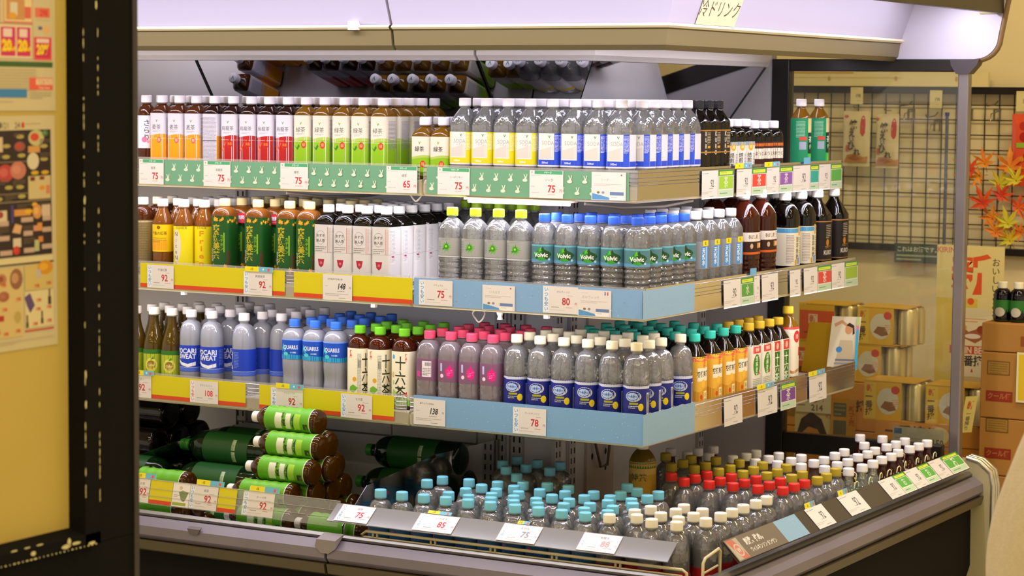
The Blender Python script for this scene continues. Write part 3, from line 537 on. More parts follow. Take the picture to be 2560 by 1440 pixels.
K('roundgreen', 'blended_tea_bottle', 207, 29, 148, 182, 'cone', DRK, 'd0a828', (10, 150), 'd8d4c0', [('e', 0, 96, 19, 30, '3c7a1c'), ('v', '胡麻麦茶', 0, 122, 15, 'e4e8d0', .01), ('r', -20, 128, 24, 146, 'c83a30'), ('t', '特保', 2, 137, 12, 'f0e0d0'), ('l', -20, 60, 42, 9, 4.5, '9a9a84'), ('r', 12, 70, 18, 78, 'c84030')], sq=5, du=-7)
K('longgreen', 'blended_tea_bottle', 207, 29, 148, 182, 'cone', DRK, 'd0a828', (10, 150), 'd4d0bc', [('p', [(-16, 120), (16, 120), (17, 30), (-10, 30)], '2c6a18'), ('v', '十六茶', 0, 116, 26, 'e4e8d0', .01), ('r', -18, 122, 18, 148, 'c83a30'), ('e', 0, 135, 8, 9, 'e0b0a0'), ('r', 20, 14, 38, 146, 'c8c8b8'), ('l', 22, 140, 14, 28, 4, '8a8c78')], sq=5, du=-5)
K('tenred', 'blended_tea_bottle', 232, 29, 172, 206, 'cone', GRT, 'd8b828', (40, 176), 'dcd4c0', [('e', -4, 150, 17, 17, 'c83030'), ('t', '10', -4, 150, 18, 'ecd8c8', 1, .015), ('R', 170, 176, 'd83a3a'), ('r', 6, 96, 18, 120, 'c84a38'), ('w', 40, 58, 3, 'b87838', 60), ('w', 40, 50, 3, 'dcd4c0', 60)], sq=3)
# bottom deck
K('bluecap', 'water_bottle', 210, 30, 150, 186, 'dome', PET, '76c4e0', (84, 128), clear('aqua_film', '7ab8dc', .35, .3, '5a9ccc', 1.35), [('t', 'いろはす', 0, 106, 14, '2050c0', .9, .02), ('e', -16, 112, 6, 5, 'c83a6a'), ('w', 84, 92, 2, '3a8ad0', 50)])
K('ginger', 'soda_bottle', 212, 30.5, 128, 186, 'dome', PET, 'ece6d4', (20, 100), 'a01a1c', [('e', -4, 56, 20, 16, 'd8b0a8'), ('e', -4, 56, 17, 13, 'a81a1c'), ('t', 'GINGER', -4, 56, 9, 'e8d8d0', .8), ('r', 34, 24, 46, 80, 'e0dcdc'), ('b', 35, 26, 45, 78), ('R', 20, 26, '3a1418')], liquid=(ROSE, 148), dv=14)
K('redcap', 'sparkling_water_bottle', 212, 30.5, 128, 186, 'dome', PET, 'd8261c', (30, 100), clear('milky_film', 'e8e0e4', .3, .3, 'd0c4cc', 1.35), [('e', -14, 86, 9, 11, 'c03030'), ('e', -14, 86, 7, 9, 'dcc8c8'), ('R', 30, 48, 'a82a2a')], liquid=(MILK2, 140))
K('goldcap', 'sparkling_water_bottle', 212, 30.5, 128, 186, 'dome', PET, 'b09a24', (30, 96), clear('ginger_film', 'd8d4c0', .3, .3, 'b0a878', 1.35), [('R', 30, 42, '7a6a1c'), ('t', 'DRY', -4, 70, 16, '4a6a5a', 1, .02)])
def ring(c):
    def f(t, h, r):
        mb = MB(); mb.lathe([(h-.062, .0135), (h-.062, r+.002), (h-.072, r+.003), (h-.072, r+.001), (h-.064, .0135)], M(c, .4), 20, None, cap=False)
        a = mb.build('neck_collar', t, smooth=40)
        mb = MB(); mb.tube([(.008+.0*i, -.0165+.0*i, h-.060+.008*i) for i in range(2)]+[(.011, -.0165, h-.038), (.016, -.0165, h-.034), (.021, -.0165, h-.038), (.021, -.0165, h-.048)], .0016, M('e4e0b0', .4), 6); return [a, mb.build('hook', t, smooth=60)]
    return f
K('tonicgreen', 'tonic_bottle', 205, 28, 120, 178, 'bell', PET, 'ece8ea', (20, 90), 'd8e4c8', [('R', 60, 90, '5a9a40'), ('t', '梅', 0, 74, 16, 'f0f0e0')], extra=ring('5cc08c'))
K('tonicyellow', 'tonic_bottle', 205, 28, 120, 178, 'bell', SMOKE, 'ece8ea', (20, 90), 'e0d8a8', [('R', 60, 90, '6a4a9a')], extra=ring('e0d460'))
K('tonicwhite', 'tonic_bottle', 205, 28, 120, 178, 'bell', SMOKE, 'ece8ea', (20, 90), 'e0dcd0', [('R', 60, 90, '5a3a7a')], extra=ring('dcd8d0'))
K('plainwhite', 'tonic_bottle', 205, 28, 120, 178, 'bell', BROWNS, 'ece8ea', (20, 90), 'd8d8cc', [('R', 60, 90, '3a8a60'), ('t', '茶', 0, 44, 16, '3a4a3a')])
K('special', 'green_tea_bottle', 285, 35, 232, 268, 'soft', clear('special_green_tea', 'b89430', .2, .06, '8a6c14', 1.5), 'e8e4d8', (60, 236), 'b8902c', [('R', 220, 234, '1e6a34'), ('t', '特茶', 6, 196, 22, '44502c', 1, .02), ('R', 204, 219, 'c0a050'), ('r', -34, 64, -14, 202, '8a6a1c'), ('e', 4, 130, 12, 30, '6a4a14')])  # tea tone slightly darker than the other green tea
aya = [('r', -22, 76, 22, 124, 'd8dcc0'), ('v', '綾鷹', -4, 122, 21, '2c3420', .02), ('t', '急須', 16, 100, 8, '3a442c'), ('p', [(-22, 66), (22, 66), (0, 76)], '28304c'), ('r', -22, 46, 22, 64, '9ac83a'), ('r', -20, 22, -4, 36, '2c3c18'), ('l', -18, 34, 12, 3, 3.6, 'b8d868'), ('R', 16, 18.5, 'd8dcc0'), ('l', 30, 140, 20, 22, 4, '8ac848')]
K('ayataka', 'green_tea_bottle', 212, 33, 158, 188, 'dome', tea('brown_green_tea', 'a06818', '5e3606', .25), 'ece4dc', (16, 158), '5fa81c', aya, ridge=((.03, .15, .0009, .03),))
K('bigleaf', 'large_tea_bottle', 300, 45, 215, 268, 'dome', GLASSG, '2f8a2a', (60, 210), '1c5220', [('r', -30, 100, 0, 112, 'b0c0a0'), ('r', 4, 100, 34, 112, 'b0c0a0'), ('l', -28, 111, 26, 2, 4, '4a6a3a'), ('l', 6, 111, 26, 2, 4, '4a6a3a')], **big)
K('bigcola', 'large_cola_bottle', 300, 45, 205, 268, 'dome', COLA, '3a1a3a', (150, 196), '2a50a0', [('r', -30, 156, 10, 190, 'c8501c'), ('r', 14, 160, 40, 186, 'd8b020'), ('e', -10, 172, 9, 9, '3c8ad0')], **big)

# ------------------------------------------------------------ stocking
USED = {}
RN = random.Random(11)
def put(key, loc, rz, label, group, cat='bottle', tilt=None):
    t = KD[key][0]
    o = copy_tree(t) if USED.get(key) else t
    USED[key] = 1; o.location = loc; o.rotation_euler = (0, 0, rz) if tilt is None else tilt
    return tag(o, label=label, cat=cat, group=group)
def rowword(i, n): return 'front row' if i == 0 else ORD[i]+' row'
PLACED = []; QUEUE = []
def ok(p, r, f=.72):
    return not any(abs(q[2]-p[2]) < .05 and math.hypot(p[0]-q[0], p[1]-q[1]) < (r+rr)*f for q, rr in PLACED)
SQK = {'barley', 'oolong', 'green', 'backtea', 'azuki', 'smallgreen', 'soda', 'sodalemon', 'kuro', 'greencap', 'whiteclear', 'osman', 'osmantag', 'sixteen', 'sixteenside', 'peach', 'peachback', 'soken', 'roundgreen', 'longgreen', 'bigroast', 'bigcoffee', 'bigblack', 'aquarius', 'tenred'}
def stock(key, p, rz, label, group, k):
    PLACED.append((p, KD[key][2])); QUEUE.append([key, p, KD[key][2]+.0009, rz, label, group, k, key in SQK])
def block(key, wing, k, S, rows, desc, group=None, o0=.042, pitch=.062, yaw=0, keep=None, stag=0., jit=.0015, r=None):
    """S: positions of the columns along the shelf; rows go back from the front lip"""
    r = KD[key][2]; cols = sorted(S, reverse=(wing == 'L')); g = group or desc+'s'; nc = len(cols)
    for ri in range(rows):
        for ci, s in enumerate(cols):
            if keep and not keep(ri, ci): continue
            out = SD[k]-o0-ri*pitch; s_ = s+(stag if ri % 2 else 0)+RN.uniform(-jit, jit)
            p = WP(wing, s_, out, DK[k]+.0006)
            if not ok(p, r): continue
            rz = (pi/2 if wing == 'R' else 0)+R_(yaw if yaw or key in SQK else (16 if wing == 'L' else -28))+R_(RN.uniform(-3, 3)*(0 if key in SQK else 1))
            cw = '' if nc == 1 else ' '+('nearest' if ci == 0 else ORD[ci]+' from')+' the corner'
            stock(key, p, rz, '%s, %s%s, %s shelf' % (desc, rowword(ri, rows), cw, SHN[k]), g, k)
def settle():
    """neighbours touch but never overlap, and nothing passes the rail or the back wall"""
    for k in range(3):
        B = [q for q in QUEUE if q[6] == k]; W = [Vector(q[1]) for q in B]
        for it in range(120):
            moved = 0
            for i in range(len(B)):
                a = B[i]
                for j in range(i+1, len(B)):
                    b = B[j]; dx = b[1].x-a[1].x
                    if abs(dx) > .1: continue
                    dy = b[1].y-a[1].y; m = a[2]+b[2]
                    if a[7] and b[7]:              # square cartons: boxes side by side
                        ox, oy = m-abs(dx), m-abs(dy)
                        if ox > 1e-5 and oy > 1e-5:
                            moved = 1
                            if ox < oy: q = Vector((ox/2*(1 if dx > 0 else -1), 0, 0))
                            else: q = Vector((0, oy/2*(1 if dy > 0 else -1), 0))
                            a[1] -= q; b[1] += q
                        continue
                    if a[7] or b[7]: m *= 1.04
                    L = math.hypot(dx, dy)
                    if L < m-1e-5: moved = 1; q = Vector((dx, dy, 0))*((m-L)/max(L, 1e-4)*.5); a[1] -= q; b[1] += q
            for a in B:
                p, r = a[1], a[2]; f = SD[k]-.0135; p.x = min(p.x, f-r); p.y = max(p.y, -f+r)
                if p.x < -.44+r and p.y > .44-r:
                    if p.y-(.44-r) < (-.44+r)-p.x: p.y = .44-r
                    else: p.x = -.44+r
            if not moved: break
    for key, p, r, rz, label, group, k, sq in QUEUE: put(key, p, rz, label, group)
def XS(px, py, y): return [at_y(x, py, y).x for x in px]
def YS(px, py, x): return [at_x(a, py, x).y for a in px]
SD0 = lambda k, o0=.042: -(SD[k]-o0)

# top shelf, L wing
block('sakura', 'L', 0, XS([350], 320, .012), 3, 'brown tea with pink-dotted white label')
block('barley', 'L', 0, XS([391, 434, 477], 320, .015), 5, 'orange-banded barley tea', keep=lambda r, c: r < 3 or c == 2)
block('backtea', 'L', 0, XS([522], 320, .015), 2, 'tea carton bottle turned to its fine print')
block('oolong', 'L', 0, XS([568, 613, 659, 706], 320, .015), 5, 'red-banded oolong tea', keep=lambda r, c: r < 4)
block('green', 'L', 0, XS([752, 798, 847, 896, 945], 320, .015), 5, 'lime-banded green tea')
block('smallgreen', 'L', 0, XS([1048, 1096], 350, .015), 4, 'short lime-banded green tea')
xs = XS([1161, 1216, 1272, 1327], 330, .042)
block('sodalemon', 'L', 0, xs, 4, 'clear soda with yellow base band', pitch=.064)
block('soda', 'L', 0, XS([1383, 1437, 1490, 1543], 330, .042), 4, 'clear soda with blue base band', pitch=.064, keep=lambda r, c: True)
cx = -.040
for i, y in enumerate(YS([1603, 1634, 1662, 1689, 1716], 330, cx)):
    p = Vector((cx, y, DK[0]+.0006)); stock('soda', p, 0, 'clear soda with blue base band, %s back from the corner edge, top shelf' % ORD[i], 'blue-banded sodas round the corner', 0)
    for j in (1, 2):
        p = Vector((cx-.064*j, y+.02, DK[0]+.0006))
        if ok(p, .031): stock('soda', p, 0, 'blue-banded clear soda, %s back along the corner return, %s row, top shelf' % (ORD[i], ORD[j]), 'blue-banded sodas round the corner', 0)
# top shelf, R wing
block('kuro', 'R', 0, YS([1735, 1764, 1792], 330, -.042), 3, 'black-capped dark tea with gold stripe')
block('smallcoffee', 'R', 0, YS([1820, 1839, 1859], 350, -.042), 3, 'short cream-label roast tea with orange medal', pitch=.058)
block('smallroast', 'R', 0, YS([1883, 1908, 1933], 350, -.042), 3, 'short orange-striped roast tea', pitch=.06)
block('greentall', 'R', 0, YS([2003, 2048], 330, -.042), 1, 'tall green tea with cream shoulder panel', yaw=-35)
# middle shelf, L wing
f1 = SD0(1)
block('brownlabel', 'L', 1, XS([358], 590, f1), 3, 'brown tea with olive-brown label by the post', pitch=.064)
block('kocha', 'L', 1, XS([408], 590, f1), 5, 'amber black tea with short yellow label', pitch=.066)
block('nice', 'L', 1, XS([462], 590, f1), 5, 'amber black tea with white script on yellow', pitch=.066)
block('nicelogo', 'L', 1, XS([509], 590, f1+.022), 5, 'amber black tea with orange script on yellow', o0=.064, pitch=.066)
block('osman', 'L', 1, XS([560, 644, 725], 590, f1), 1, 'dark green flower-label tea with gold cap')
block('osman', 'L', 1, XS([775], 590, f1), 1, 'dark green flower-label tea beside the azuki cartons')
block('osmantag', 'L', 1, XS([600, 683, 765], 570, f1+.058), 1, 'gold-capped flower-label tea with red neck tag', o0=.100)
block('osman', 'L', 1, XS([580, 640, 700, 760, 820, 880], 560, f1+.13), 3, 'cream-capped tea in the shade', o0=.170)
block('azuki', 'L', 1, XS([818, 869, 916, 963], 590, f1), 6, 'white azuki tea with red bowl mark', pitch=.0625)
block('greencap', 'L', 1, XS([1129, 1186, 1245, 1300], 620, f1), 1, 'green-capped water with green star label')
block('greencap', 'L', 1, XS([1150, 1213, 1270, 1326], 600, f1+.34), 2, 'green-capped water at the back wall', o0=.34)
block('volvic', 'L', 1, XS([1361, 1427, 1484, 1540], 620, f1), 1, 'blue-capped water with green hill label')
block('volvic', 'L', 1, XS([1400, 1454, 1512, 1562], 600, f1+.066), 1, 'blue-capped hill-label water standing behind the first rank', o0=.108)
block('volvic', 'L', 1, XS([1480, 1535], 600, f1+.132), 1, 'blue-capped hill-label water behind its neighbours', o0=.174)
cx = SD[1]-.045
block('volvic', 'R', 1, YS([1592, 1620, 1648, 1676, 1706], 620, cx), 2, 'blue-capped water on the corner return', o0=.045, pitch=.066, yaw=-60)
# middle shelf, R wing
block('whiteclear', 'R', 1, YS([1739, 1768, 1797, 1826], 600, cx), 3, 'white-capped clear water with blue label', pitch=.064)
block('bigroast', 'R', 1, YS([1866, 1908], 600, SD[1]-.046), 2, 'big red-brown tea with white band', o0=.048, pitch=.09)
block('bigcoffee', 'R', 1, YS([1966, 2006], 600, SD[1]-.046), 2, 'big coffee with blue and cream label', o0=.048, pitch=.08)
block('bigblack', 'R', 1, YS([2046, 2088], 600, SD[1]-.046), 2, 'big black-label coffee', o0=.048, pitch=.08)
# lower shelf, L wing
f2 = SD0(2)
block('cider', 'L', 2, XS([384, 424], 860, f2), 4, 'slim-necked gold cider with green label', pitch=.064, stag=.01)
block('cider', 'L', 2, XS([345], 860, f2), 3, 'slim-necked gold cider by the post')
block('pocari', 'L', 2, XS([476, 528], 860, f2), 5, 'blue-label sports drink with white letters', pitch=.067, stag=.014)
block('pocari', 'L', 2, XS([608], 860, f2), 4, 'blue-label sports drink turned to its side', pitch=.067, yaw=-75, stag=.015)
block('pocari', 'L', 2, XS([650, 700], 860, f2+.05), 4, 'blue-label sports drink set back from the lip', o0=.10, pitch=.067, yaw=-110)
block('aquarius', 'L', 2, XS([736, 787, 839], 860, f2), 5, 'blue-capped sports drink with bright blue band', pitch=.0665, stag=.008)
block('sixteenside', 'L', 2, XS([899, 950], 860, f2), 4, 'lime-capped blended tea turned to its bar code', pitch=.064, stag=.01)
block('sixteen', 'L', 2, XS([1011], 860, f2), 4, 'lime-capped blended tea with black brush writing', pitch=.064)
block('peachback', 'L', 2, XS([1073], 870, f2), 1, 'pink-capped clear drink with bar code')
block('peach', 'L', 2, XS([1126, 1184, 1233], 870, f2), 1, 'pink-capped clear drink with magenta peach')
block('peach', 'L', 2, XS([1107, 1157, 1212, 1263], 860, f2+.066), 4, 'pink-capped clear drink in the ranks behind', o0=.108, pitch=.064, stag=.012)
block('tansan', 'L', 2, XS([1293, 1354, 1413, 1470, 1526, 1583], 880, f2), 1, 'white-capped sparkling water with navy label')
block('tansan', 'L', 2, XS([1329, 1388, 1448, 1505, 1562], 870, f2+.066), 3, 'white-capped sparkling water in the ranks behind', o0=.109, pitch=.068, stag=.018)
cx = SD[2]-.042
block('tansan', 'R', 2, YS([1617, 1650], 880, cx), 1, 'white-capped navy-label water on the corner return', yaw=-70)
block('tansan', 'R', 2, YS([1704], 870, cx), 1, 'white-capped navy-label water beside the yellow teas', yaw=-60)
block('soken', 'R', 2, YS([1737, 1776, 1808, 1840], 870, cx), 6, 'teal-capped tea with yellow label', pitch=.062, stag=.012)
block('soken', 'L', 2, XS([1480, 1530, 1580], 850, .24), 2, 'teal-capped tea in the corner shade', o0=.30, pitch=.062)
block('roundgreen', 'R', 2, YS([1872, 1898], 870, cx), 2, 'yellow-capped tea with green oval label', pitch=.062)
block('longgreen', 'R', 2, YS([1922, 1945], 870, cx), 2, 'yellow-capped tea with long green panel', pitch=.062)
block('tenred', 'R', 2, YS([1970], 870, cx), 1, 'tall yellow-capped tea with red disc')

settle()

# ------------------------------------------------------------ bottom deck: standing bottles, cap by cap
def C5(l): return [(920+a/3.0476, 1080+b/3.0476) for a, b in l]
def C6(l): return [(1560+a/2.56, 1040+b/2.56) for a, b in l]
deck = [
 ('bluecap', 'sky-blue-capped water', C5([(170,455),(350,445),(395,492),(450,340),(568,315),(545,465),(625,435),(620,508),(770,335),(745,405),(750,475),(805,530),(875,375),(865,450),(935,500),(985,355),(978,420),(1010,555),(1045,475),(1085,390),(1117,530),(1155,445),(1180,360),(1228,500),(1195,575),(1257,420),(1310,548),(1335,470),(1352,365),(1420,590),(1423,520),(1447,440),(1527,385),(1538,490),(1530,565),(1590,620),(1632,465),(1640,535),(1692,590),(1715,430),(1742,505),(1810,565),(1825,475),(1905,530),(1915,435),(1990,490),(1975,372),(2050,405),(2118,460),(2210,430),(1025,195),(1133,165),(1052,240),(1205,225),(1290,190),(1385,250),(1133,295),(1465,205)])),
 ('ginger', 'white-capped ginger ale', C5([(1790,645),(1890,610),(2005,580),(2130,545),(2000,675),(2090,645),(2180,600),(2290,635),(2335,565),(2405,530),(2450,605)])+[(1757,1266),(1781,1289),(1808,1275),(1835,1265),(1869,1255),(1900,1243),(1928,1235)]),
 ('redcap', 'red-capped sparkling water', C6([(303,345),(387,378),(450,358),(530,335),(547,395),(613,375),(687,350),(700,408),(767,388),(845,365),(860,425),(930,402),(1002,378),(1013,435),(1088,412),(1163,388)])),
 ('goldcap', 'gold-capped ginger ale', C6([(267,218),(305,285),(377,262),(430,235),(450,298),(522,278),(588,245),(605,315),(683,295),(738,260),(760,330),(825,305),(887,275),(915,340),(980,320),(1040,290),(1075,355),(1140,335),(1235,370),(1290,350),(1358,315)])),
 ('plainwhite', 'white-capped pale drink', C6([(300,190),(405,212),(472,190),(545,220),(572,175),(695,235),(782,220),(845,200),(840,255),(925,235),(990,215),(983,268),(1070,248),(1135,228),(1135,285),(1215,262),(1280,242),(1285,300),(1350,215),(1365,275)])),
 ('tonicgreen', 'white-capped tonic with mint neck ring', C6([(1435,315),(1525,290),(1595,265)])),
 ('tonicyellow', 'white-capped tonic with yellow neck ring', C6([(1432,255),(1497,225),(1650,240),(1710,220),(1560,205)])),
 ('tonicwhite', 'white-capped tonic with white neck ring', C6([(1410,192),(1607,182),(1680,160),(1755,195),(1830,172),(1885,155),(1940,135),(1512,100),(1540,150),(1655,108),(1740,142),(1798,122)])),
]
GR = {'bluecap': 'blue-capped waters on the deck', 'ginger': 'white-capped ginger ales on the deck', 'redcap': 'red-capped waters on the deck', 'goldcap': 'gold-capped ginger ales on the deck',
      'plainwhite': 'white-capped pale drinks on the deck', 'tonicgreen': 'tonics on the deck', 'tonicyellow': 'tonics on the deck', 'tonicwhite': 'tonics on the deck'}
pts = []
for key, desc, l in deck:
    h = KD[key][1]
    for x, y in l:
        p = at_z(x, y+7, .387+h); p.z = .387; pts.append([key, desc, p, KD[key][2]+(.003 if key.startswith('tonic') else 0)])
pts.append(['special', '', Vector((-.125, .30, .387)), .037])
LIM = (.340, YE-.045)
for it in range(260):                            # settle: bottles touch, none overlap, none pass the walls
    for i, a in enumerate(pts):
        for b in pts[i+1:]:
            d = b[2]-a[2]; d.z = 0; m = (a[3]+b[3])+.0022; L = d.length
            if L < m:
                if L < 1e-5: d = Vector((1e-3, 0, 0)); L = 1e-3
                d *= (m-L)/L*.5; a[2] -= d; b[2] += d
    for a in pts:
        p, r = a[2], a[3]
        if p.y < LIM[0] and p.x < .36-r: p.y = max(p.y, -.336+r)
        p.x = min(p.x, .334-r); p.y = min(p.y, LIM[1])
        if p.y > .44-r and p.x < -.44+r:
            if .44-r-p.y > p.x+.44-r: p.y = .44-r
            else: p.x = -.44+r
        if p.x < -.44+r: p.y = min(p.y, .44-r)
KEYC = {}
for key, desc, p, r in pts: KEYC.setdefault(key, []).append((desc, p))
for key, l in KEYC.items():
    if key == 'special': put(key, l[0][1], 0, 'green-banded bottle of strong tea standing behind blue caps under the shelf corner', None); continue
    # rows counted back from the front rail, columns from the corner, as a shopper would
    if key == 'bluecap': l.sort(key=lambda q: (round(q[1].y/.055), -q[1].x)); rk = lambda p: round(p.y/.055)
    else: l.sort(key=lambda q: (-round(q[1].x/.055), q[1].y)); rk = lambda p: -round(p.x/.055)
    last = None; row = -1; c_ = 0
    for desc, p in l:
        if rk(p) != last: last = rk(p); row += 1; c_ = 0
        side = 'rail' if key != 'bluecap' else 'rail'
        put(key, p, (R_(60) if key != 'bluecap' else 0)+R_(RN.uniform(-30, 30)), '%s, deck, %s rank from the rail, %s from the corner' % (desc, ORD[row], ORD[c_]), GR[key]); c_ += 1
# lying bottles at the deck's far end: piles of green tea
def lying(key, x, y, z, label, group, roll=0, flip=False, rz=0):
    """cap towards -X"""
    m = Matrix.Rotation(R_(rz), 4, 'Z') @ Matrix.Rotation(-pi/2 if not flip else pi/2, 4, 'Y') @ Matrix.Rotation(R_(roll), 4, 'Z')
    return put(key, (x, y, z), 0, label, group, tilt=m.to_euler())
LV = [(0, .4205, [-.302, -.234, -.166, -.098, -.030, .038]), (1, .4797, [-.268, -.200, -.132, -.064, .004]), (2, .5389, [-.234, -.166, -.098, -.030]), (3, .5981, [-.200, -.132, -.064]), (4, .6573, [-.166, -.098]), (5, .7165, [-.132])]
LVN = ['bottom', 'second', 'third', 'fourth', 'fifth', 'top']
X0 = {(2, 0): -.835, (3, 0): -.80, (4, 0): -.80, (5, 0): -.83, (3, 1): -.79}
for li, z, ys in LV:
    for j, y in enumerate(ys):
        lying('ayataka', X0.get((li, j), -.815+RN.uniform(-.008, .008)), y, z-.0, 'green-label tea lying on its side, %s layer of the tall pile, %s from the rail' % (LVN[li], ORD[j]), 'pile of lying green teas', 0)
for li, z, ys in [(0, 0.4205, [-.302, -.234, -.166]), (1, 0.4797, [-.268, -.200]), (2, 0.5389, [-.234])]:
    for j, y in enumerate(ys):
        lying('ayataka', -1.165+RN.uniform(-.006, .006), y, z, 'green-label tea lying by the post, %s layer, %s from the rail' % (LVN[li], ORD[j]), 'low pile of lying green teas by the post', 150)
for li, z, ys in [(0, 0.4325, [-.06, .032, .124, .216]), (1, 0.5125, [-.014, .078, .170]), (2, 0.5925, [.032, .124])]:
    for j, y in enumerate(ys):
        lying('bigleaf', -1.10+RN.uniform(-.006, .006), y, z, 'large dark green bottle lying behind the small green teas, %s layer, %s' % (LVN[li], ORD[j]), 'large green bottles lying at the back', 60*j)
for li, z, ys in [(0, 0.4325, [-.10, -.008, .084, .176, .268]), (1, 0.5125, [-.054, .038, .130, .222]), (2, 0.5925, [-.008, .084, .176]), (3, 0.6725, [.038, .130])]:
    for j, y in enumerate(ys):
        lying('bigcola', -1.45, y, z, 'large black bottle lying by the post, %s layer, %s from the rail' % (LVN[li], ORD[j]), 'large black bottles lying by the post', 80, flip=False)
for li, z, ys in [(0, 0.4325, [.135, .227, .319]), (1, 0.5125, [.18, .272]), (2, 0.5925, [.227])]:
    for j, y in enumerate(ys):
        lying('bigleaf', -.625, y, z, 'large dark green bottle lying deep in the shade behind blue caps, %s layer, %s' % (LVN[li], ORD[j]), 'large green bottles in the shade', 40*j)
for j, (y, z) in enumerate([(-.302, .4205), (-.234, .4205), (-.166, .4205), (-.268, .4797)]):
    lying('ayataka', -.598, y, z, 'green bottle lying flat beside the blue caps, %s' % ['nearest the rail', 'second from the rail', 'third from the rail', 'riding on top'][j], 'green bottles lying by the blue caps', 200)

# ------------------------------------------------------------ price cards and coloured strips in the tag rails
def railcard(name, wing, k, x0, x1, py, items, base='dcd6d0', z0=.004, h=68, w_=None, lift=.0022, tilt=0, dz=0, **kw):
    out = SD[k]+.0035+lift; a = px_s(wing, x0, py, out); b = px_s(wing, x1, py, out); W_ = (b-a)*1000
    U = WU[wing]; V = (ZV+WU[wing]*tilt); O = WP(wing, a, out, SB[k]+z0+dz)
    it = items(W_, h) if callable(items) else items
    return card(name, O, U, V, WN[wing], W_, h, it, base, **kw)
RED = 'c02a34'
def t_v(price, nm):       # green-headed card
    return lambda W, H: [('r', W*.15, H*.86, W*.98, H*.99, '4fa070'), ('t', 'Vマーク', W*.55, H*.92, 6, 'e0f0e0', 1, .02)]+vm(W*.07, H*.92, 5)+[
        ('l', 3, H*.82, W*.5, 1, 2, 'd0a0a0'), ('t', nm, W*.58, H*.65, 8 if len(nm) < 4 else 6.5, '4a464c', 1, 0), ('t', price, W*.66, H*.34, 25, RED, .9, .02), ('t', '円', W*.93, H*.27, 8, RED, 1, .01),
        ('l', 4, H*.42, W*.2, 1, 2.2, '8a8688'), ('l', 6, H*.2, W*.4, 1, 2, '9a9698'), ('l', W*.55, H*.14, W*.35, 1, 2.4, 'c07a7a')]
def t_b(price, nm, bar='7a9cc4', ink=RED):     # card with a lettered bar down its side
    return lambda W, H: [('r', 2, 3, W*.17, H-3, 'e0e6ec'), ('v', 'いつも安い', W*.1, H*.97, H*.18, bar, .03), ('t', nm, W*.58, H*.80, 6 if len(nm) > 4 else 8, '5a565c', 1, 0), ('l', W*.7, H*.68, W*.25, 1, 2, '8a8688'),
        ('t', price, W*.66, H*.46, 25 if len(price) < 3 else 22, ink, .9, .02), ('t', '円', W*.94, H*.38, 7, ink, 1, .01), ('l', W*.25, H*.24, W*.34, 1, 2.6, '5a5458'), ('l', W*.66, H*.24, W*.3, 1, 2.6, 'c05a5a'), ('l', W*.2, H*.13, W*.74, 1, 1.6, 'a8a4a0')]
def t_k(price, nm):       # plain card, dark slanted digits
    return lambda W, H: [('t', nm, W*.42, H*.82, 5.2, '4a464a', 1, .01), ('t', price, W*.64, H*.55, 21, '3a363c', .8, .03, .18), ('t', '円', W*.93, H*.5, 6, '3a363c'), ('l', W*.08, H*.55, W*.18, 1, 2, '8a8688'),
        ('l', W*.5, H*.36, W*.4, 1, 2.6, '6a666c'), ('l', W*.08, H*.26, W*.8, 2, 4, 'b0aca8'), ('l', W*.55, H*.1, W*.36, 1, 2.6, '6a666c')]
def t_i(dot, nm):         # description card with a blue foot
    return lambda W, H: [('t', nm, W*.38, H*.72, 8, 'a89e9c', 1, 0), ('l', W*.1, H*.88, W*.3, 1, 2, 'b8a8a8'), ('l', W*.08, H*.58, W*.8, 2, 3.4, 'c0b0b0'), ('p', [(2, 1), (W*.55, 1), (W*.5, H*.1), (W*.25, H*.18), (2, H*.24)], '5a94c8'),
        ('e', W*.2, H*.27, 4, 3, '8a6a4a'), ('e', W*.34, H*.27, 4, 3, '8a88a8'), ('r', W*.54, H*.18, W*.94, H*.30, '6a80a8'), ('r', W*.53, 1, W*.93, H*.16, 'e8e4e0'), ('l', W*.58, H*.12, W*.25, 1, 2.2, '8a9098')]+dot(W, H)
jp = lambda W, H: [('e', W*.87, H*.9, 2, 2, 'b83a3a')]
fr = lambda W, H: [('r', W*.80, H*.82, W*.83, H*.95, '4a4a8a'), ('r', W*.88, H*.82, W*.91, H*.95, 'b83a3a')]
def rabbits(W, H):        # green strip sprinkled with little white rabbits
    o = []; i = 0; u = 14
    while u < W-8:
        v = H*(.68 if i % 2 else .26); c = 'cdd8c0'
        o += [('e', u, v-4, 7, 4.2, c), ('e', u+2, v+1, 3.2, 3.2, c), ('p', [(u, v+2), (u-4, v+11), (u-1.5, v+11), (u+2, v+3)], c), ('p', [(u+2, v+3), (u+5, v+12), (u+7, v+11), (u+4.5, v+2)], c), ('e', u+4.5, v+1, .9, .9, 'c08a6a')]
        u += 21; i += 1
    return o
yel = lambda W, H: [('r', 0, 0, W, H*.17, 'd0461c')]
def spots(W, H):
    rn = random.Random(int(W)); o = []
    for i in range(int(W/5)): o.append(('e', rn.uniform(3, W-3), rn.uniform(3, H-3), rn.uniform(.4, 1.4), rn.uniform(.4, 1.6), rn.choice(('7f9fb2', '9fc4d6', 'a4c8d8'))))
    return o
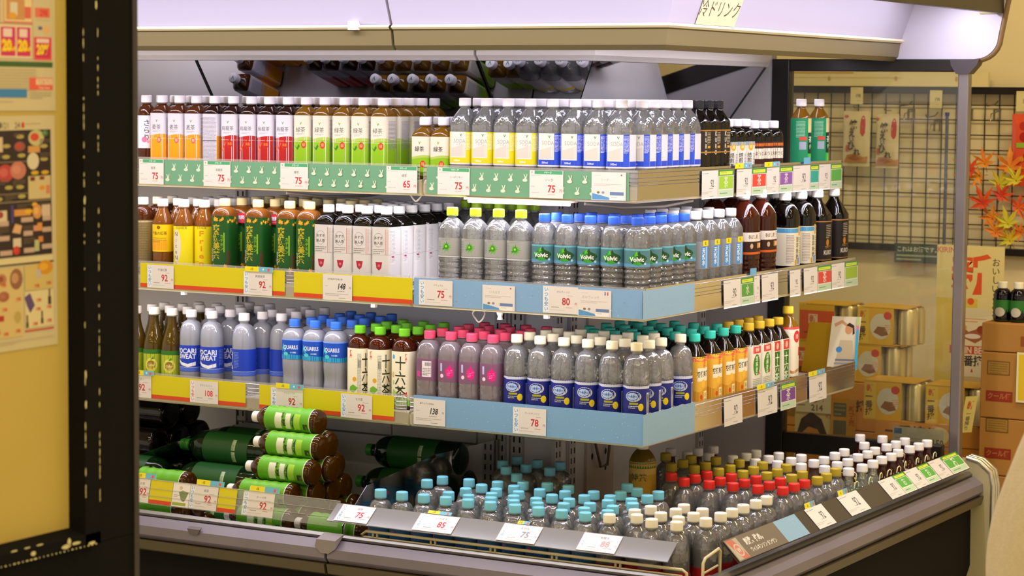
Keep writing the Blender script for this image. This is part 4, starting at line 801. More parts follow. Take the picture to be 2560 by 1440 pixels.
# top shelf
for x0, x1, lb in ((348, 1043, 'green rabbit-print strip under the tea cartons on the top shelf'), (1067, 1573, 'green rabbit-print strip under the clear sodas')):
    railcard('rail_strip', 'L', 0, x0, x1, 440, rabbits, '6a9c7a', lift=0, label=lb, cat='paper strip', group='green rabbit strips')
for x0, x1, f, lb in ((348, 409, t_v('75', '麦茶'), '75 yen card under the orange-banded barley tea'), (509, 576, t_v('75', '烏龍茶'), '75 yen card between barley and oolong teas'), (701, 770, t_v('75', '緑茶'), '75 yen card under the first lime-banded tea'), (966, 1043, t_v('65', '緑茶'), '65 yen card at the section joint of the top shelf'),
                      (1094, 1174, t_v('75', 'ソーダレモン'), '75 yen card under the yellow-based lemon soda'), (1324, 1408, t_v('75', 'ソーダ'), '75 yen card under the blue-based soda')):
    railcard('price_card', 'L', 0, x0, x1, 440, f, label=lb, cat='price card', group='green-headed price cards')
railcard('price_card', 'L', 0, 1479, 1565, 445, t_i(jp, 'ソーダ'), label='pale description card with blue foot at the corner end of the top shelf', cat='price card')
# middle shelf
for x0, x1, lb, lf, hh in ((351, 712, 'long yellow strip with orange foot under amber teas', 0, 66), (735, 1031, 'yellow strip with orange foot under the azuki cartons, standing proud', .003, 66)):
    railcard('rail_strip', 'L', 1, x0, x1, 700, yel, 'd2c40a', lift=lf, z0=.006, h=hh, label=lb, cat='paper strip', group='yellow strips')
railcard('price_card', 'L', 1, 368, 434, 690, t_b('92', '午後紅茶'), h=62, z0=.006, label='92 yen card under the amber black tea', cat='price card', lift=.003)
railcard('price_card', 'L', 1, 609, 680, 700, t_b('92', '爽健美茶'), h=62, z0=.004, label='92 yen card with discount sticker under the flower-label tea', cat='price card', lift=.003)
railcard('price_card', 'L', 1, 807, 880, 710, t_k('148', '北海道あずき美人茶'), h=66, z0=.004, label='148 yen card with dark slanted digits under azuki tea', cat='price card', lift=.006)
railcard('rail_strip', 'L', 1, 1035, 1606, 750, spots, '7fa6cc', lift=0, z0=.004, h=70, label='speckled blue strip under the waters on the middle shelf', cat='paper strip')
railcard('price_card', 'L', 1, 1047, 1131, 735, t_b('75', 'ナチュラル'), h=64, z0=.006, label='75 yen card under the green-capped water', cat='price card')
railcard('price_card', 'L', 1, 1206, 1287, 745, t_i(jp, 'いろはす'), h=62, z0=.004, label='description card with red sun dot on the blue strip', cat='price card')
railcard('price_card', 'L', 1, 1357, 1445, 750, t_b('80', 'ボルヴィック'), h=66, z0=.006, label='80 yen card under the blue-capped water', cat='price card')
railcard('price_card', 'L', 1, 1445, 1528, 755, t_i(fr, 'ボルヴィック'), h=64, z0=.004, label='description card with little French flag on the blue strip', cat='price card')
railcard('rail_strip', 'R', 1, 1608, 1736, 755, spots, '8cb0cc', lift=0, z0=.004, h=70, label='speckled blue strip bent round the middle shelf corner', cat='paper strip')
# lower shelf
for x0, x1, lb in ((351, 614, 'yellow strip with orange foot under the sports drinks'), (648, 985, 'yellow strip with orange foot under the lime-capped teas')):
    railcard('rail_strip', 'L', 2, x0, x1, 980, yel, 'd2c40a', lift=0, z0=.008, h=64, label=lb, cat='paper strip', group='yellow strips')
railcard('price_card', 'L', 2, 310, 378, 960, t_b('92', 'サイダー'), h=62, z0=.008, label='92 yen card half hidden by the post on the lower shelf', cat='price card')
railcard('price_card', 'L', 2, 475, 545, 980, t_b('108', 'ポカリスエット', 'd87a7a', 'd0404a'), h=60, z0=.008, label='108 yen card with pink side bar under white-lettered drinks', cat='price card')
railcard('price_card', 'L', 2, 677, 757, 990, t_b('92', 'アクエリアス'), h=62, z0=.006, label='92 yen card with stickers under the bright blue band drinks', cat='price card')
railcard('price_card', 'L', 2, 852, 930, 1010, t_b('92', '十六茶'), h=62, z0=.006, label='92 yen card under the lime-capped tea turned aside', cat='price card')
railcard('rail_strip', 'L', 2, 1034, 1608, 1040, spots, '78a2c8', lift=0, z0=.004, h=76, label='speckled blue strip under the sparkling waters on the lower shelf', cat='paper strip')
railcard('rail_strip', 'R', 2, 1608, 1737, 1070, spots, '88aac0', lift=0, z0=.004, h=76, label='speckled blue strip folded round the lower shelf corner', cat='paper strip')
railcard('price_card', 'L', 2, 1034, 1113, 1025, t_k('138', '南アルプス天然水'), h=66, z0=.006, label='138 yen card with dark slanted digits under pink caps', cat='price card')
railcard('price_card', 'L', 2, 1282, 1365, 1050, t_b('78', 'ウィルキンソン'), h=66, z0=.006, label='78 yen card under the navy-label sparkling water', cat='price card')
# little discount stickers that stick up over the rail
def sticker(wing, k, x0, x1, py, lb, z0=.074, out=None, h=13):
    railcard('discount_sticker', wing, k, x0, x1, py, lambda W, H: [('r', 0, 0, W*.5, H, 'e8d81c'), ('t', '-10', W*.25, H*.5, 9, '4a4410', .8, .03), ('r', W*.5, 0, W, H, '6ab4d0'), ('e', W*.85, H*.45, H*.33, H*.33, 'e05a50'), ('e', W*.66, H*.5, H*.2, H*.2, 'd8e8ec')], h=h, z0=z0, lift=.005, label=lb, cat='sticker', group='discount stickers')
sticker('L', 1, 612, 682, 660, 'yellow and blue discount sticker above the 92 yen card on the middle shelf', .066)
sticker('L', 2, 690, 758, 960, 'yellow and blue discount sticker above the 92 yen card on the lower shelf', .068)
sticker('L', 2, 335, 383, 930, 'yellow and blue discount sticker beside the post on the lower shelf', .070)
# R wing cards
def plainc(W, H): return [('l', 3, H-6, W*.6, 1, 3, '6a666a'), ('t', '92', W*.64, H*.55, W*.27, '5a565c', .8, .015), ('l', W*.45, H*.38, W*.45, 1, 3.4, '8a7a7a'), ('l', 3, H*.26, W*.6, 2, 4, 'b8b0a8'), ('l', W*.5, H*.1, W*.4, 1, 3, '7a7674')]
def benefit(c, mark=''): return lambda W, H: [('r', 0, H*.80, W, H, '3f8a3c'), ('r', W*.08, H*.83, W*.92, H*.95, 'c8d84a'), ('l', W*.16, H*.91, W*.66, 1, 3, '8aa040'), ('r', W*.04, H*.32, W*.96, H*.78, c), ('t', mark, W*.5, H*.55, W*.34, 'e8e4d8', .8, .0), ('r', W*.04, H*.04, W*.96, H*.28, 'b8d0b0'), ('l', W*.12, H*.18, W*.75, 1, 5, '3f7a50')]
def rc(k, x0, x1, py, f, lb, lift, z0=-.004, h=72, tilt=0): railcard('price_card', 'R', k, x0, x1, py, f, h=h, z0=z0, lift=lift, tilt=tilt, label=lb, cat='price card', group='price cards on the side return')
T0 = .0025
for k, l in ((0, [(1755, 1795, 450, plainc, 'white price card first on the top side rail'), (1796, 1834, 448, benefit('98c43c', '茶'), 'lime health-claim card under black-capped tea'), (1842, 1879, 445, plainc, 'white price card under short cream-label tea'), (1880, 1916, 443, benefit('d8463c', '茶'), 'red health-claim card on the top side rail'),
               (1917, 1948, 441, plainc, 'white price card under short orange-striped tea'), (1949, 1982, 439, benefit('8a5aa4', '茶'), 'purple health-claim card on the top side rail'), (1983, 2025, 437, plainc, 'white price card between purple and teal cards'), (2026, 2047, 435, benefit('2fa090', ''), 'narrow teal health-claim card under green tea'),
               (2048, 2076, 434, plainc, 'white price card before the last top card'), (2077, 2105, 432, benefit('5aa84a', ''), 'green health-claim card ending the top side rail')]),
             (1, [(1811, 1853, 730, plainc, 'white price card first on the middle side rail'), (1854, 1886, 727, benefit('5a9a44', '水'), 'green health-claim card under blue-label water'), (1887, 1901, 722, plainc, 'narrow white card under the big red-brown tea'), (1906, 1946, 718, plainc, 'white price card under the big red-brown tea'), (1976, 2002, 708, plainc, 'narrow white card alone on the middle side rail'),
               (2011, 2044, 700, plainc, 'white price card beside the red card'), (2045, 2080, 697, benefit('d04a44', '茶'), 'red health-claim card under the big coffees'), (2079, 2112, 692, plainc, 'white price card under the big black coffee'), (2113, 2145, 689, benefit('98b83c', ''), 'lime health-claim card ending the middle side rail')]),
             (2, [(1812, 1857, 1018, plainc, 'white price card under the teal-capped tea'), (1896, 1944, 992, plainc, 'white price card under the green oval tea'), (1953, 1991, 978, benefit('7a4a90', '茶'), 'purple health-claim card on the lower side rail'), (2025, 2067, 955, plainc, 'white price card near the woman photo card')])):
    for x0, x1, py, f, lb in l: rc(k, x0, x1, py, f, lb, T0, tilt=-.08 if k else 0)
sticker('R', 0, 1838, 1880, 405, 'discount sticker before the red card on the top side rail', .070); sticker('R', 0, 1912, 1950, 403, 'discount sticker before the purple card on the top side rail', .070)
sticker('R', 2, 1893, 1935, 960, 'discount sticker on the lower side rail under green oval tea', .070); sticker('R', 2, 2022, 2062, 925, 'discount sticker on the lower side rail near the photo card', .070)
for k, x0, x1, py, lb in ((0, 2010, 2026, 400, 'small blue tab standing on the top side rail'), (1, 1876, 1891, 685, 'small blue tab standing on the middle side rail')):
    railcard('blue_tab', 'R', k, x0, x1, py, [], '6aa8d0', h=18, z0=.072, lift=.004, label=lb, cat='tab', group='blue tabs')

# ------------------------------------------------------------ deck front: sloped tag rails, see-through tray, wire fence, dividers
def slope(wing, s, b, hgt=.0):                  # b: mm up the slope, from the lower edge at the bumper rail
    o0, z0_, o1, z1_ = .372, .503, .352, .560
    return WP(wing, s, o0+(o1-o0)*b/61., z0_+(z1_-z0_)*b/61.)
sv = lambda w_: (WP(w_, 0, .352, .560)-WP(w_, 0, .372, .503)).normalized()
def sn(w_): n = WU[w_].cross(sv(w_)).normalized(); return n if n.dot(WN[w_]) > 0 else -n
def railthing(name, w_, s0, s1, label, lo, hi):
    mb = MB(); prof = [lo, hi, (hi[0]+.0022, hi[1]+.0008), (lo[0]+.0022, lo[1]+.0008)]
    mb.prism(prof, lambda o, z: tuple(WP(w_, s0, o, z)), lambda o, z: tuple(WP(w_, s1, o, z)), RAIL)
    for f in (.33, .62, .97):
        o = lo[0]+(hi[0]-lo[0])*f+.002; z = lo[1]+(hi[1]-lo[1])*f; mb.prism([(o, z), (o+.002, z+.0012), (o+.001, z+.003)], lambda a, b: tuple(WP(w_, s0, a, b)), lambda a, b: tuple(WP(w_, s1, a, b)), RAIL)
    mb.build(name, label=label, cat='tag rail')
railthing('sloped_tag_rail', 'L', XL+.2, -.63, 'clear sloped tag rail in front of the lying green bottles', (.350, .500), (.336, .563))
def slopecard(name, w_, x0, x1, py, items, base, lo, hi, lift=.003, f0=.04, f1=.97, shear=0, **kw):
    lo_, hi_ = Vector((lo[0], lo[1])), Vector((hi[0], hi[1])); m = (lo[0]+hi[0])/2
    a = px_s(w_, x0, py, m); b = px_s(w_, x1, py, m); L = (hi_-lo_).length
    V = (WP(w_, 0, hi[0], hi[1])-WP(w_, 0, lo[0], lo[1])).normalized(); N = WU[w_].cross(V).normalized()
    if N.dot(ZV)+N.dot(WN[w_]) < 0: N = -N
    O = WP(w_, a, *(lo_+(hi_-lo_)*f0))+N*lift; H = L*(f1-f0)*1000; W_ = (b-a)*1000
    return card(name, O, WU[w_], V, N, W_, H, items(W_, H) if callable(items) else items, base, **kw)
q = dict(lo=(.350, .500), hi=(.336, .563))
slopecard('price_card', 'L', 330, 375, 1235, t_b('92', 'お茶'), 'dcd6d0', label='92 yen card cut by the black post on the deck rail', cat='price card', **q)
slopecard('rail_strip', 'L', 377, 432, 1245, yel, 'd2c40a', label='yellow card with orange foot left of the leaf card', cat='paper strip', **q)
slopecard('leaf_card', 'L', 433, 477, 1255, lambda W, H: [('r', 2, 3, W*.8, H*.18, '9aa83a'), ('p', [(W*.5, H*.3), (W*.35, H*.62), (W*.55, H*.7), (W*.9, H*.64), (W*.75, H*.3), (W*.65, H*.22)], '7a8a58'), ('l', 4, H*.5, W*.35, 2, 4, '9a968c'), ('e', W*.45, H*.8, 5, 5, 'd8b88a')], 'e6e0da', label='small card with an olive leaf picture on the deck rail', cat='card', **q)
slopecard('price_card', 'L', 475, 545, 1262, t_b('92', '緑茶'), 'dcd6d0', label='92 yen card beside the leaf card on the deck rail', cat='price card', **q)
slopecard('rail_strip', 'L', 547, 592, 1270, yel, 'd2c40a', label='yellow card with orange foot between two 92 yen cards', cat='paper strip', **q)
slopecard('price_card', 'L', 608, 686, 1285, t_b('92', 'お〜いお茶'), 'dcd6d0', label='92 yen card under the lying green bottle on the deck rail', cat='price card', **q)
st_ = lambda W, H: [('r', 0, 0, W*.5, H, 'e8d81c'), ('t', '-10', W*.25, H*.5, 9, '4a4410', .8, .03), ('r', W*.5, 0, W, H, '6ab4d0'), ('e', W*.85, H*.45, H*.33, H*.33, 'e05a50')]
for x0, x1, py, lb in ((340, 392, 1205, 'beside the post'), (494, 562, 1228, 'above the middle 92 yen card'), (628, 700, 1242, 'above the last 92 yen card')):
    slopecard('discount_sticker', 'L', x0, x1, py, st_, 'e8e4e0', (.336, .563), (.333, .576), f0=0, f1=1, label='yellow and blue discount sticker on the deck rail %s' % lb, cat='sticker')
# see-through tray that lies over the front bottles, with cards on it
TL, TH = (.386, .520), (.338, .556)
mb = MB(); s0, s1 = at_y(838, 1290, -.35).x, .385
cl = clear('tray_plastic', 'f8f6fc', .60, .08, 'ffffff', 2.1)  # white body share stands in for the sheen on the tray
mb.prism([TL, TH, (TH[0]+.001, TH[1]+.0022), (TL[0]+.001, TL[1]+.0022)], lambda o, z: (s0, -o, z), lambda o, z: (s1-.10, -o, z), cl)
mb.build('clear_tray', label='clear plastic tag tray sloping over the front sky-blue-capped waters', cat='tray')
for x0, x1, py, f, lb in ((848, 930, 1296, t_b('75', '緑茶'), '75 yen card lying on the clear tray beside the green bottle'), (1042, 1140, 1316, t_b('85', 'いろはす', '9ab8d0'), '85 yen card on the clear tray under blue caps'), (1252, 1348, 1334, t_b('75', '天然水', '9ab8d0', '8a8a98'), '75 yen card with grey digits on the clear tray'), (1452, 1548, 1356, t_b('88', '炭酸水', 'a8c0d0', 'c89a9a'), 'pale card on the clear tray nearest the corner')):
    slopecard('price_card', 'L', x0, x1, py, f, 'dedae4', TL, TH, lift=.0045, f0=.05, f1=.95, label=lb, cat='price card')
for x0, x1, py, lb in ((1072, 1130, 1296, 'above the 85 yen card'), (1296, 1326, 1318, 'above the grey-digit card')):
    slopecard('discount_sticker', 'L', x0, x1, py, st_, 'e8e4e0', (TH[0], TH[1]), (TH[0]-.008, TH[1]+.006), f0=0, f1=1, lift=.004, label='yellow and blue sticker on the clear tray %s' % lb, cat='sticker')
# cream wire fence round the deck corner
WIRE = M('c4b890', .4, name='cream_wire'); mb = MB(); fo = .366
def bar_(pts, r=.0032): mb.tube(pts, r, WIRE, 7)
sa = at_y(905, 1330, -fo).x
bar_([(sa, -fo, .47), (sa, -fo, .494), (sa+.012, -fo, .503), (.312, -fo, .503), (.322, -fo, .497), (.324, -fo, .465)], .0038)
bar_([(sa, -fo+.004, .488), (.31, -fo+.004, .488)], .0026)
x = sa+.03
while x < .30: bar_([(x, -fo+.003, .465), (x, -fo+.003, .503)], .003); bar_([(x+.012, -fo+.003, .465), (x+.012, -fo+.003, .503)], .003); x += .165
mb.build('wire_fence', smooth=60, label='cream wire fence running along the deck edge under the clear tray', cat='wire fence')
mb = MB(); yy = -.30
bar_([(fo, -.375, .465), (fo, -.373, .525), (fo, -.362, .535), (fo, -.292, .545), (fo, -.284, .538), (fo, -.284, .465)], .0036); bar_([(fo-.003, -.37, .500), (fo-.003, -.29, .506)], .0026)
mb.build('wire_fence', smooth=60, label='short cream wire hoop at the corner beside the dark sign', cat='wire fence')
# sloped sign strip and cards along the R wing's deck edge
RL, RH = (.405, .510), (.360, .555)
def rs(px, py): return at_x(px, py, .362).y
railr = lambda x0, y0, x1, y1, nm, lb: None
mb = MB(); a, b = -.268, 1.315
mb.prism([RL, RH, (RH[0]+.001, RH[1]+.002), (RL[0]+.001, RL[1]+.002)], sR(a), sR(b), clear('smoky_rail', '8c857c', .25, .15, '6a6258', 1.5)); mb.build('sloped_tag_rail', label='smoky sloped tag rail along the side return of the deck', cat='tag rail')
def rcard(name, y0, y1, items, base, lb, cat='price card', lift=.004, f0=.02, f1=.98, lo=RL, hi=RH):
    lo_, hi_ = Vector(lo), Vector(hi); L = (hi_-lo_).length; V = Vector((hi[0]-lo[0], 0, hi[1]-lo[1])).normalized(); U = Vector((0, 1, 0)); N = Vector((-V.z, 0, V.x)); N = N if N.z > 0 else -N
    O = Vector((lo[0], y0, lo[1]))+V*(L*f0)+N*lift; W_ = (y1-y0)*1000; H = L*(f1-f0)*1000
    return card(name, O, U, V, N, W_, H, items(W_, H) if callable(items) else items, base, label=lb, cat=cat)
sgn = lambda W, H: [('r', 0, 0, W, H, '6e6456'), ('r', 4, 3, 62, H-3, 'a8a088'), ('p', [(4, H-3), (40, H-3), (62, 3), (30, 3)], 'b86a58'), ('e', 36, H*.45, 17, 17, 'c8b8a0'), ('e', 36, H*.45, 14, 14, 'b87868'), ('t', 'W', 36, H*.45, 16, 'd8ccb4', 1, .02),
    ('t', '刺激、強め。', 140, H*.66, 21, 'e0d8cc', .85, .03), ('t', 'ウィルキンソン タンサン', 160, H*.28, 15, 'd8d0c4', .85, .02)]
rcard('sign_strip', -.266, .012, sgn, '6e6456', 'dark sign with white writing and red crest at the deck corner', 'sign', lift=.005)
rcard('paper_card', .014, .143, spots, '84a6bc', 'plain pale blue card beside the dark sign on the side rail', 'card')
rcard('price_card', .205, .312, plainc, 'd8d2cc', 'white price card on the smoky rail under red caps')
rcard('price_card', .415, .545, plainc, 'd8d2cc', 'white price card on the smoky rail under gold caps')
for i, (a, b) in enumerate([(.70, .80), (.803, .888), (.892, .985), (.988, 1.075), (1.08, 1.175), (1.18, 1.312)]):
    if i % 2 == 0: rcard('price_card', a, b, plainc, 'd8d2cc', 'white card, %s of the three near the glass end' % ORD[i//2])
    else: rcard('health_claim_card', a, b, benefit('5aa84a', 'お'), 'e4e4d8', 'green health-claim card, %s of the three near the glass end' % ORD[i//2])
for y0, lb in ((.215, 'above the white card under red caps'), (.43, 'above the white card under gold caps')):
    rcard('discount_sticker', y0, y0+.062, st_, 'e8e4e0', 'yellow and blue sticker on the side rail %s' % lb, 'sticker', lo=RH, hi=(RH[0]-.004, RH[1]+.014), f0=0, f1=1)
# dividers
DV = clear('divider_plastic', 'dfe6e2', .86, .06, 'c0c8c4', 1.45)
for x, lb in ((-.632, 'clear divider between lying green bottles and blue caps'), (-1.392, 'clear divider between black bottles and green teas')):
    mb = MB(); mb.prism([(.33, .386), (.33, .50), (.22, .585), (-.10, .62), (-.44, .62), (-.44, .386)], lambda o, z: (x, -o, z), lambda o, z: (x+.002, -o, z), DV); mb.build('deck_divider', label=lb, cat='divider')
mb = MB()
for i, zz in ((0, .60), (1, .70)): mb.tube([(-1.52, .43, zz), (-.70, .43, zz)], .0025, M('8f8a8e', .4, .5), 6)
for xx in (-1.52, -1.25, -.98, -.70): mb.tube([(xx, .43, .40), (xx, .43, .70)], .0025, M('8f8a8e', .4, .5), 6)
mb.build('wire_rack', smooth=60, label='grey wire rack standing against the cooler back wall above the lying bottles', cat='wire rack')

# hand-lettered sign on the canopy
lo_, hi_ = Vector((.150, 1.728)), Vector((.213, 1.90)); V = Vector((hi_.x-lo_.x, 0, hi_.y-lo_.y)).normalized(); N = Vector((V.z, 0, -V.x))
y0 = at_x(1738, 58, .152).y; y1 = at_x(1835, 64, .152).y
card('canopy_sign', Vector((.150, y0, 1.728))+N*.002+V*.002, Vector((0, 1, 0)), V, N, (y1-y0)*1000, 82, [('t', '冷ドリンク', (y1-y0)*500, 40, (y1-y0)*205, '4a4038', 1, .005)], 'd8c09a', label='cream paper sign with handwritten cold drinks lettering on the canopy', cat='sign')

# ------------------------------------------------------------ cards standing by the lower shelf end
card('display_card', (-.125, 1.335, .752), (1, 0, 0), (.16, 0, .987), (0, -1, 0), 92, 150, [], 'c4980e', thick=.004, label='plain mustard yellow board standing at the end of the lower shelf', cat='board')
hp = [('r', 0, 0, 84, 150, 'cfc4a8'), ('p', [(30, 80), (66, 80), (78, 20), (60, 0), (20, 0), (26, 40)], 'b8a888'), ('e', 52, 112, 11, 15, 'c08a60'), ('p', [(40, 122), (52, 132), (66, 124), (70, 100), (64, 96), (63, 116), (50, 122)], '2a1c14'), ('e', 30, 52, 9, 9, '3a80b8'), ('r', 22, 18, 78, 24, '6a7078'), ('r', 20, 8, 76, 14, '8a8c88'), ('p', [(8, 128), (30, 140), (46, 128), (44, 120), (30, 130), (12, 118)], 'b88a64')]
o = card('photo_card', (-.030, 1.300, .775), (.93, .36, 0), (.10, 0, .995), (.36, -.93, 0), 78, 138, hp, 'd8ccb0', thick=.002, label='photo card of a woman in a pale top, blue edge strip, on the lower shelf', cat='photo card')
a = Vector((-.030, 1.300, .775))+Vector((.93, .36, 0))*.080
mb = MB(); mp = flat(a+Vector((.36, -.93, 0))*.003, (.93, .36, 0), (.10, 0, .995), (.36, -.93, 0)); draw(mb, [('p', [(0, -6), (9, -8), (-2, 150), (-9, 150)], '3f9ec0'), ('p', [(-7, 112), (1, 112), (0, 124), (-8, 124)], 'c878a0'), ('p', [(-8, 124), (0, 124), (-2, 150), (-9, 150)], 'a8c070')], mp, 400)
c = mb.build('edge_strip', o)

# ------------------------------------------------------------ shop wall, grille, hanging goods
WY = 2.60
WALLM = M('e0d0a2', .75, name='shop_wall', noise=(1.5, 'dac898', .35, .7)); GRID = M('2a2018', .5, name='grille_wire')
mb = MB(); mb.box((-3.2, WY, 0), (3.6, WY+.1, 3.0), WALLM); mb.build('wall_back', kind='structure')
mb = MB(); mb.box((-6.5, -9.5, -.05), (9.5, WY+.1, 0), M('cfc8ae', .3, name='shop_floor', noise=(1.2, 'c6bea2', .35, .65))); mb.build('floor', kind='structure')
mb = MB(); mb.box((-6.5, -9.5, 3.0), (9.5, WY+.1, 3.05), M('c8b890', .8, name='ceiling_board')); mb.build('ceiling', kind='structure')
mb = MB(); mb.box((-.9, WY-.04, 1.575), (1.6, WY, 1.60), BLACKM); mb.build('trim_1', kind='structure')
mb = MB(); mb.box((-.9, WY-.04, 1.035), (1.6, WY, 1.058), BLACKM); mb.build('trim_2', kind='structure')
mb = MB(); gy = WY-.010; x = -.86
while x < 1.6: mb.tube([(x, gy, 1.05), (x, gy, 1.58)], .0021, GRID, 6); x += .0505
for i in range(10): mb.tube([(-.88, gy-.003, 1.084+i*.0505), (1.6, gy-.003, 1.084+i*.0505)], .0021, GRID, 6)
mb.build('wire_grille', smooth=60, label='black square-mesh wire grille fixed to the beige wall between two black rails', cat='wire grille')
mb = MB(); mb.box((-.70, WY-.05, 1.60), (.02, WY-.03, 1.648), M('d8c890', .5)); mp = flat((-.70, WY-.052, 1.60), (1, 0, 0), (0, 0, 1), (0, -1, 0))
draw(mb, [('r', 0, 44, 240, 48, 'c8981c'), ('e', 150, 26, 5, 8, 'b8942a'), ('e', 395, 26, 5, 8, 'b8942a'), ('e', 610, 26, 5, 8, 'b8942a'), ('l', 20, 30, 660, 1, 3, 'b8aa7c')], mp, 400); mb.build('header_strip', label='long cream header strip with small gold marks above the grille', cat='header strip')
def snack(px, py, lab, c=None, w_=98, h=190, red=False):
    p = at_y(px, py, WY-.065); t = empty('snack_bag', tuple(p), label=lab, cat='snack bag', group=None); rn = random.Random(px)
    mb = MB(); nx, nz = 12, 18; vs = []; W_, H = w_/1000, h/1000; side = []
    for s in (-1, 1):
        for j in range(nz+1):
            for i in range(nx+1):
                u, v = i/nx, j/nz; d = .014*(max(0, sin(pi*u)*sin(pi*min(1, max(0, (v-.04)/.92))))**.5)*(1+.15*sin(9*u+5*v))
                vs.append(((u-.5)*W_, s*d, -v*H+.004*s*0))
    n = (nx+1)*(nz+1); fs = [(j*(nx+1)+i, (j+1)*(nx+1)+i, (j+1)*(nx+1)+i+1, j*(nx+1)+i+1) for j in range(nz) for i in range(nx)]
    mb.add(vs, fs+[tuple(n+k for k in f[::-1]) for f in fs], M('d8502a' if red else 'd2c296', .25, name='snack_film')); o = mb.build('bag_film', t, smooth=60); o.rotation_euler = (0, 0, 0)
    def mp(u, v, k):
        uu, vv = u/w_+.5, v/h; d = .014*(max(0, sin(pi*uu)*sin(pi*min(1, max(0, (vv-.04)/.92))))**.5)*(1+.15*sin(9*uu+5*vv)); return (u/1000, -d-.0006-.0004*k, -v/1000)
    if red: it = [('e', -20, 40, 12, 14, 'b02818'), ('e', 16, 50, 16, 12, 'e0b020'), ('e', -14, 76, 16, 16, 'a81c14'), ('r', -40, 96, 40, 112, '8ab030'), ('e', 10, 140, 24, 20, '8a1c10'), ('e', -20, 150, 9, 9, 'd88a20'), ('e', 24, 160, 7, 7, 'c8a040')]
    else: it = [('e', 26, 50, 9, 36, 'b83a30'), ('r', 18, 26, 34, 76, 'b83a30'), ('e', -36, 18, 8, 5, 'c05a40'), ('e', -30, 128, 7, 12, 'c8603a'), ('p', [(-44, 176), (-30, 150), (0, 146), (30, 158), (44, 154), (42, 176)], 'b87a28'), ('p', [(-30, 160), (-4, 150), (20, 164), (0, 170)], '9a5a1a')]
    draw(mb2 := MB(), it, mp, 5)
    def mpt(u, v, k): x_, y_, z_ = mp(u, -v, k); return (x_, y_, z_)
    if not red: draw(mb2, [('t', '焼', -8, -46, 32, '3a2e22', .9, .03), ('t', 'え', -12, -76, 30, '3a2e22', .9, .03), ('t', 'い', -12, -98, 22, '3a2e22', .9, .03), ('t', 'ひ', -14, -120, 34, '3a2e22', .9, .03), ('t', 'れ', 8, -140, 26, '3a2e22', .9, .03)], mpt, 5, 8)
    mb2.build('bag_print', t)
    mb = MB(); mb.tube([(0, .030, .012), (0, -.03, .012), (0, -.036, .020)], .002, M('9a948a', .3, .8), 6); mb.build('hook', t, smooth=60)
snack(2143, 278, 'clear snack bag with red oval and brush letters hanging on the grille by the bottles')
snack(2220, 285, 'clear snack bag with red oval hanging second from the black frame', w_=82, h=185)
snack(2575, 285, 'orange and red snack bag hanging at the far end above the maple leaves', red=True, w_=120, h=240)
def wcard(px0, py0, px1, py1, lb, y=WY-.06, it=None):
    a = at_y(px0, py1, y); b = at_y(px1, py0, y); W_, H = (b.x-a.x)*1000, (b.z-a.z)*1000
    card('price_card', a, (1, 0, 0), (0, 0, 1), (0, -1, 0), W_, H, it or [('l', 3, H-5, W_-8, 1, 3, 'a89868'), ('t', '198', W_*.6, H*.5, W_*.36, '5a5038', .8, .02), ('l', W_*.5, H*.22, W_*.4, 1, 3, '8a8058')], 'd2c48e', label=lb, cat='price card')
wcard(2126, 218, 2158, 260, 'cream price card above the first clear snack bag'); wcard(2324, 226, 2356, 270, 'cream price card hanging alone on the grille'); wcard(2540, 228, 2580, 278, 'cream price card above the orange snack bag')
for i, (px, py) in enumerate([(2277, 262), (2342, 290), (2422, 262), (2492, 262)]):
    p = at_y(px, py, WY-.045); mb = MB(); st = M('8f8878', .3, .8)
    mb.box((p.x-.012, p.y, p.z-.052), (p.x-.008, p.y+.012, p.z-.016), st); mb.box((p.x+.008, p.y, p.z-.052), (p.x+.012, p.y+.012, p.z-.016), st); mb.box((p.x-.012, p.y+.004, p.z-.020), (p.x+.012, p.y+.012, p.z-.014), st)
    mb.tube([(p.x, p.y+.012, p.z+.012), (p.x, p.y-.02, p.z), (p.x, p.y-.10, p.z-.004), (p.x, p.y-.108, p.z+.006)], .0024, st, 6)
    mb.tube([(p.x+.008, p.y+.012, p.z-.02), (p.x+.008, p.y-.08, p.z-.03), (p.x+.008, p.y-.086, p.z-.055)], .0018, st, 6)
    mb.build('display_hook', smooth=60, label='empty metal display hook on the grille, %s from the snack bags' % ORD[i], cat='hook', group='empty display hooks')
# blue pole seen through the glass, dark drinks notice
a = at_y(2368, 290, WY-.10); mb = MB(); mb.tube([(a.x, a.y, .0), (a.x, a.y, a.z)], .006, M('4a5068', .4), 8); mb.tube([(a.x, a.y, a.z), (a.x, a.y, a.z+.012)], .008, M('2a3a8a', .4), 8)
mb.build('notice_pole', smooth=60, label='thin blue-grey pole with blue tip standing before the grille', cat='pole')
a = at_y(2235, 655, WY-.0415); b = at_y(2352, 612, WY-.0415); W_, H = (b.x-a.x)*1000, (b.z-a.z)*1000
card('alcohol_notice', a, (1, 0, 0), (0, 0, 1), (0, -1, 0), W_, H, [('t', 'これはお酒です。', W_*.52, H*.70, W_*.118, 'b8c0a0', 1, .02), ('l', W_*.05, H*.42, W_*.9, 2, H*.2, '9aa488')], '2c3c2c', label='dark green notice in white writing hung below the grille', cat='notice')
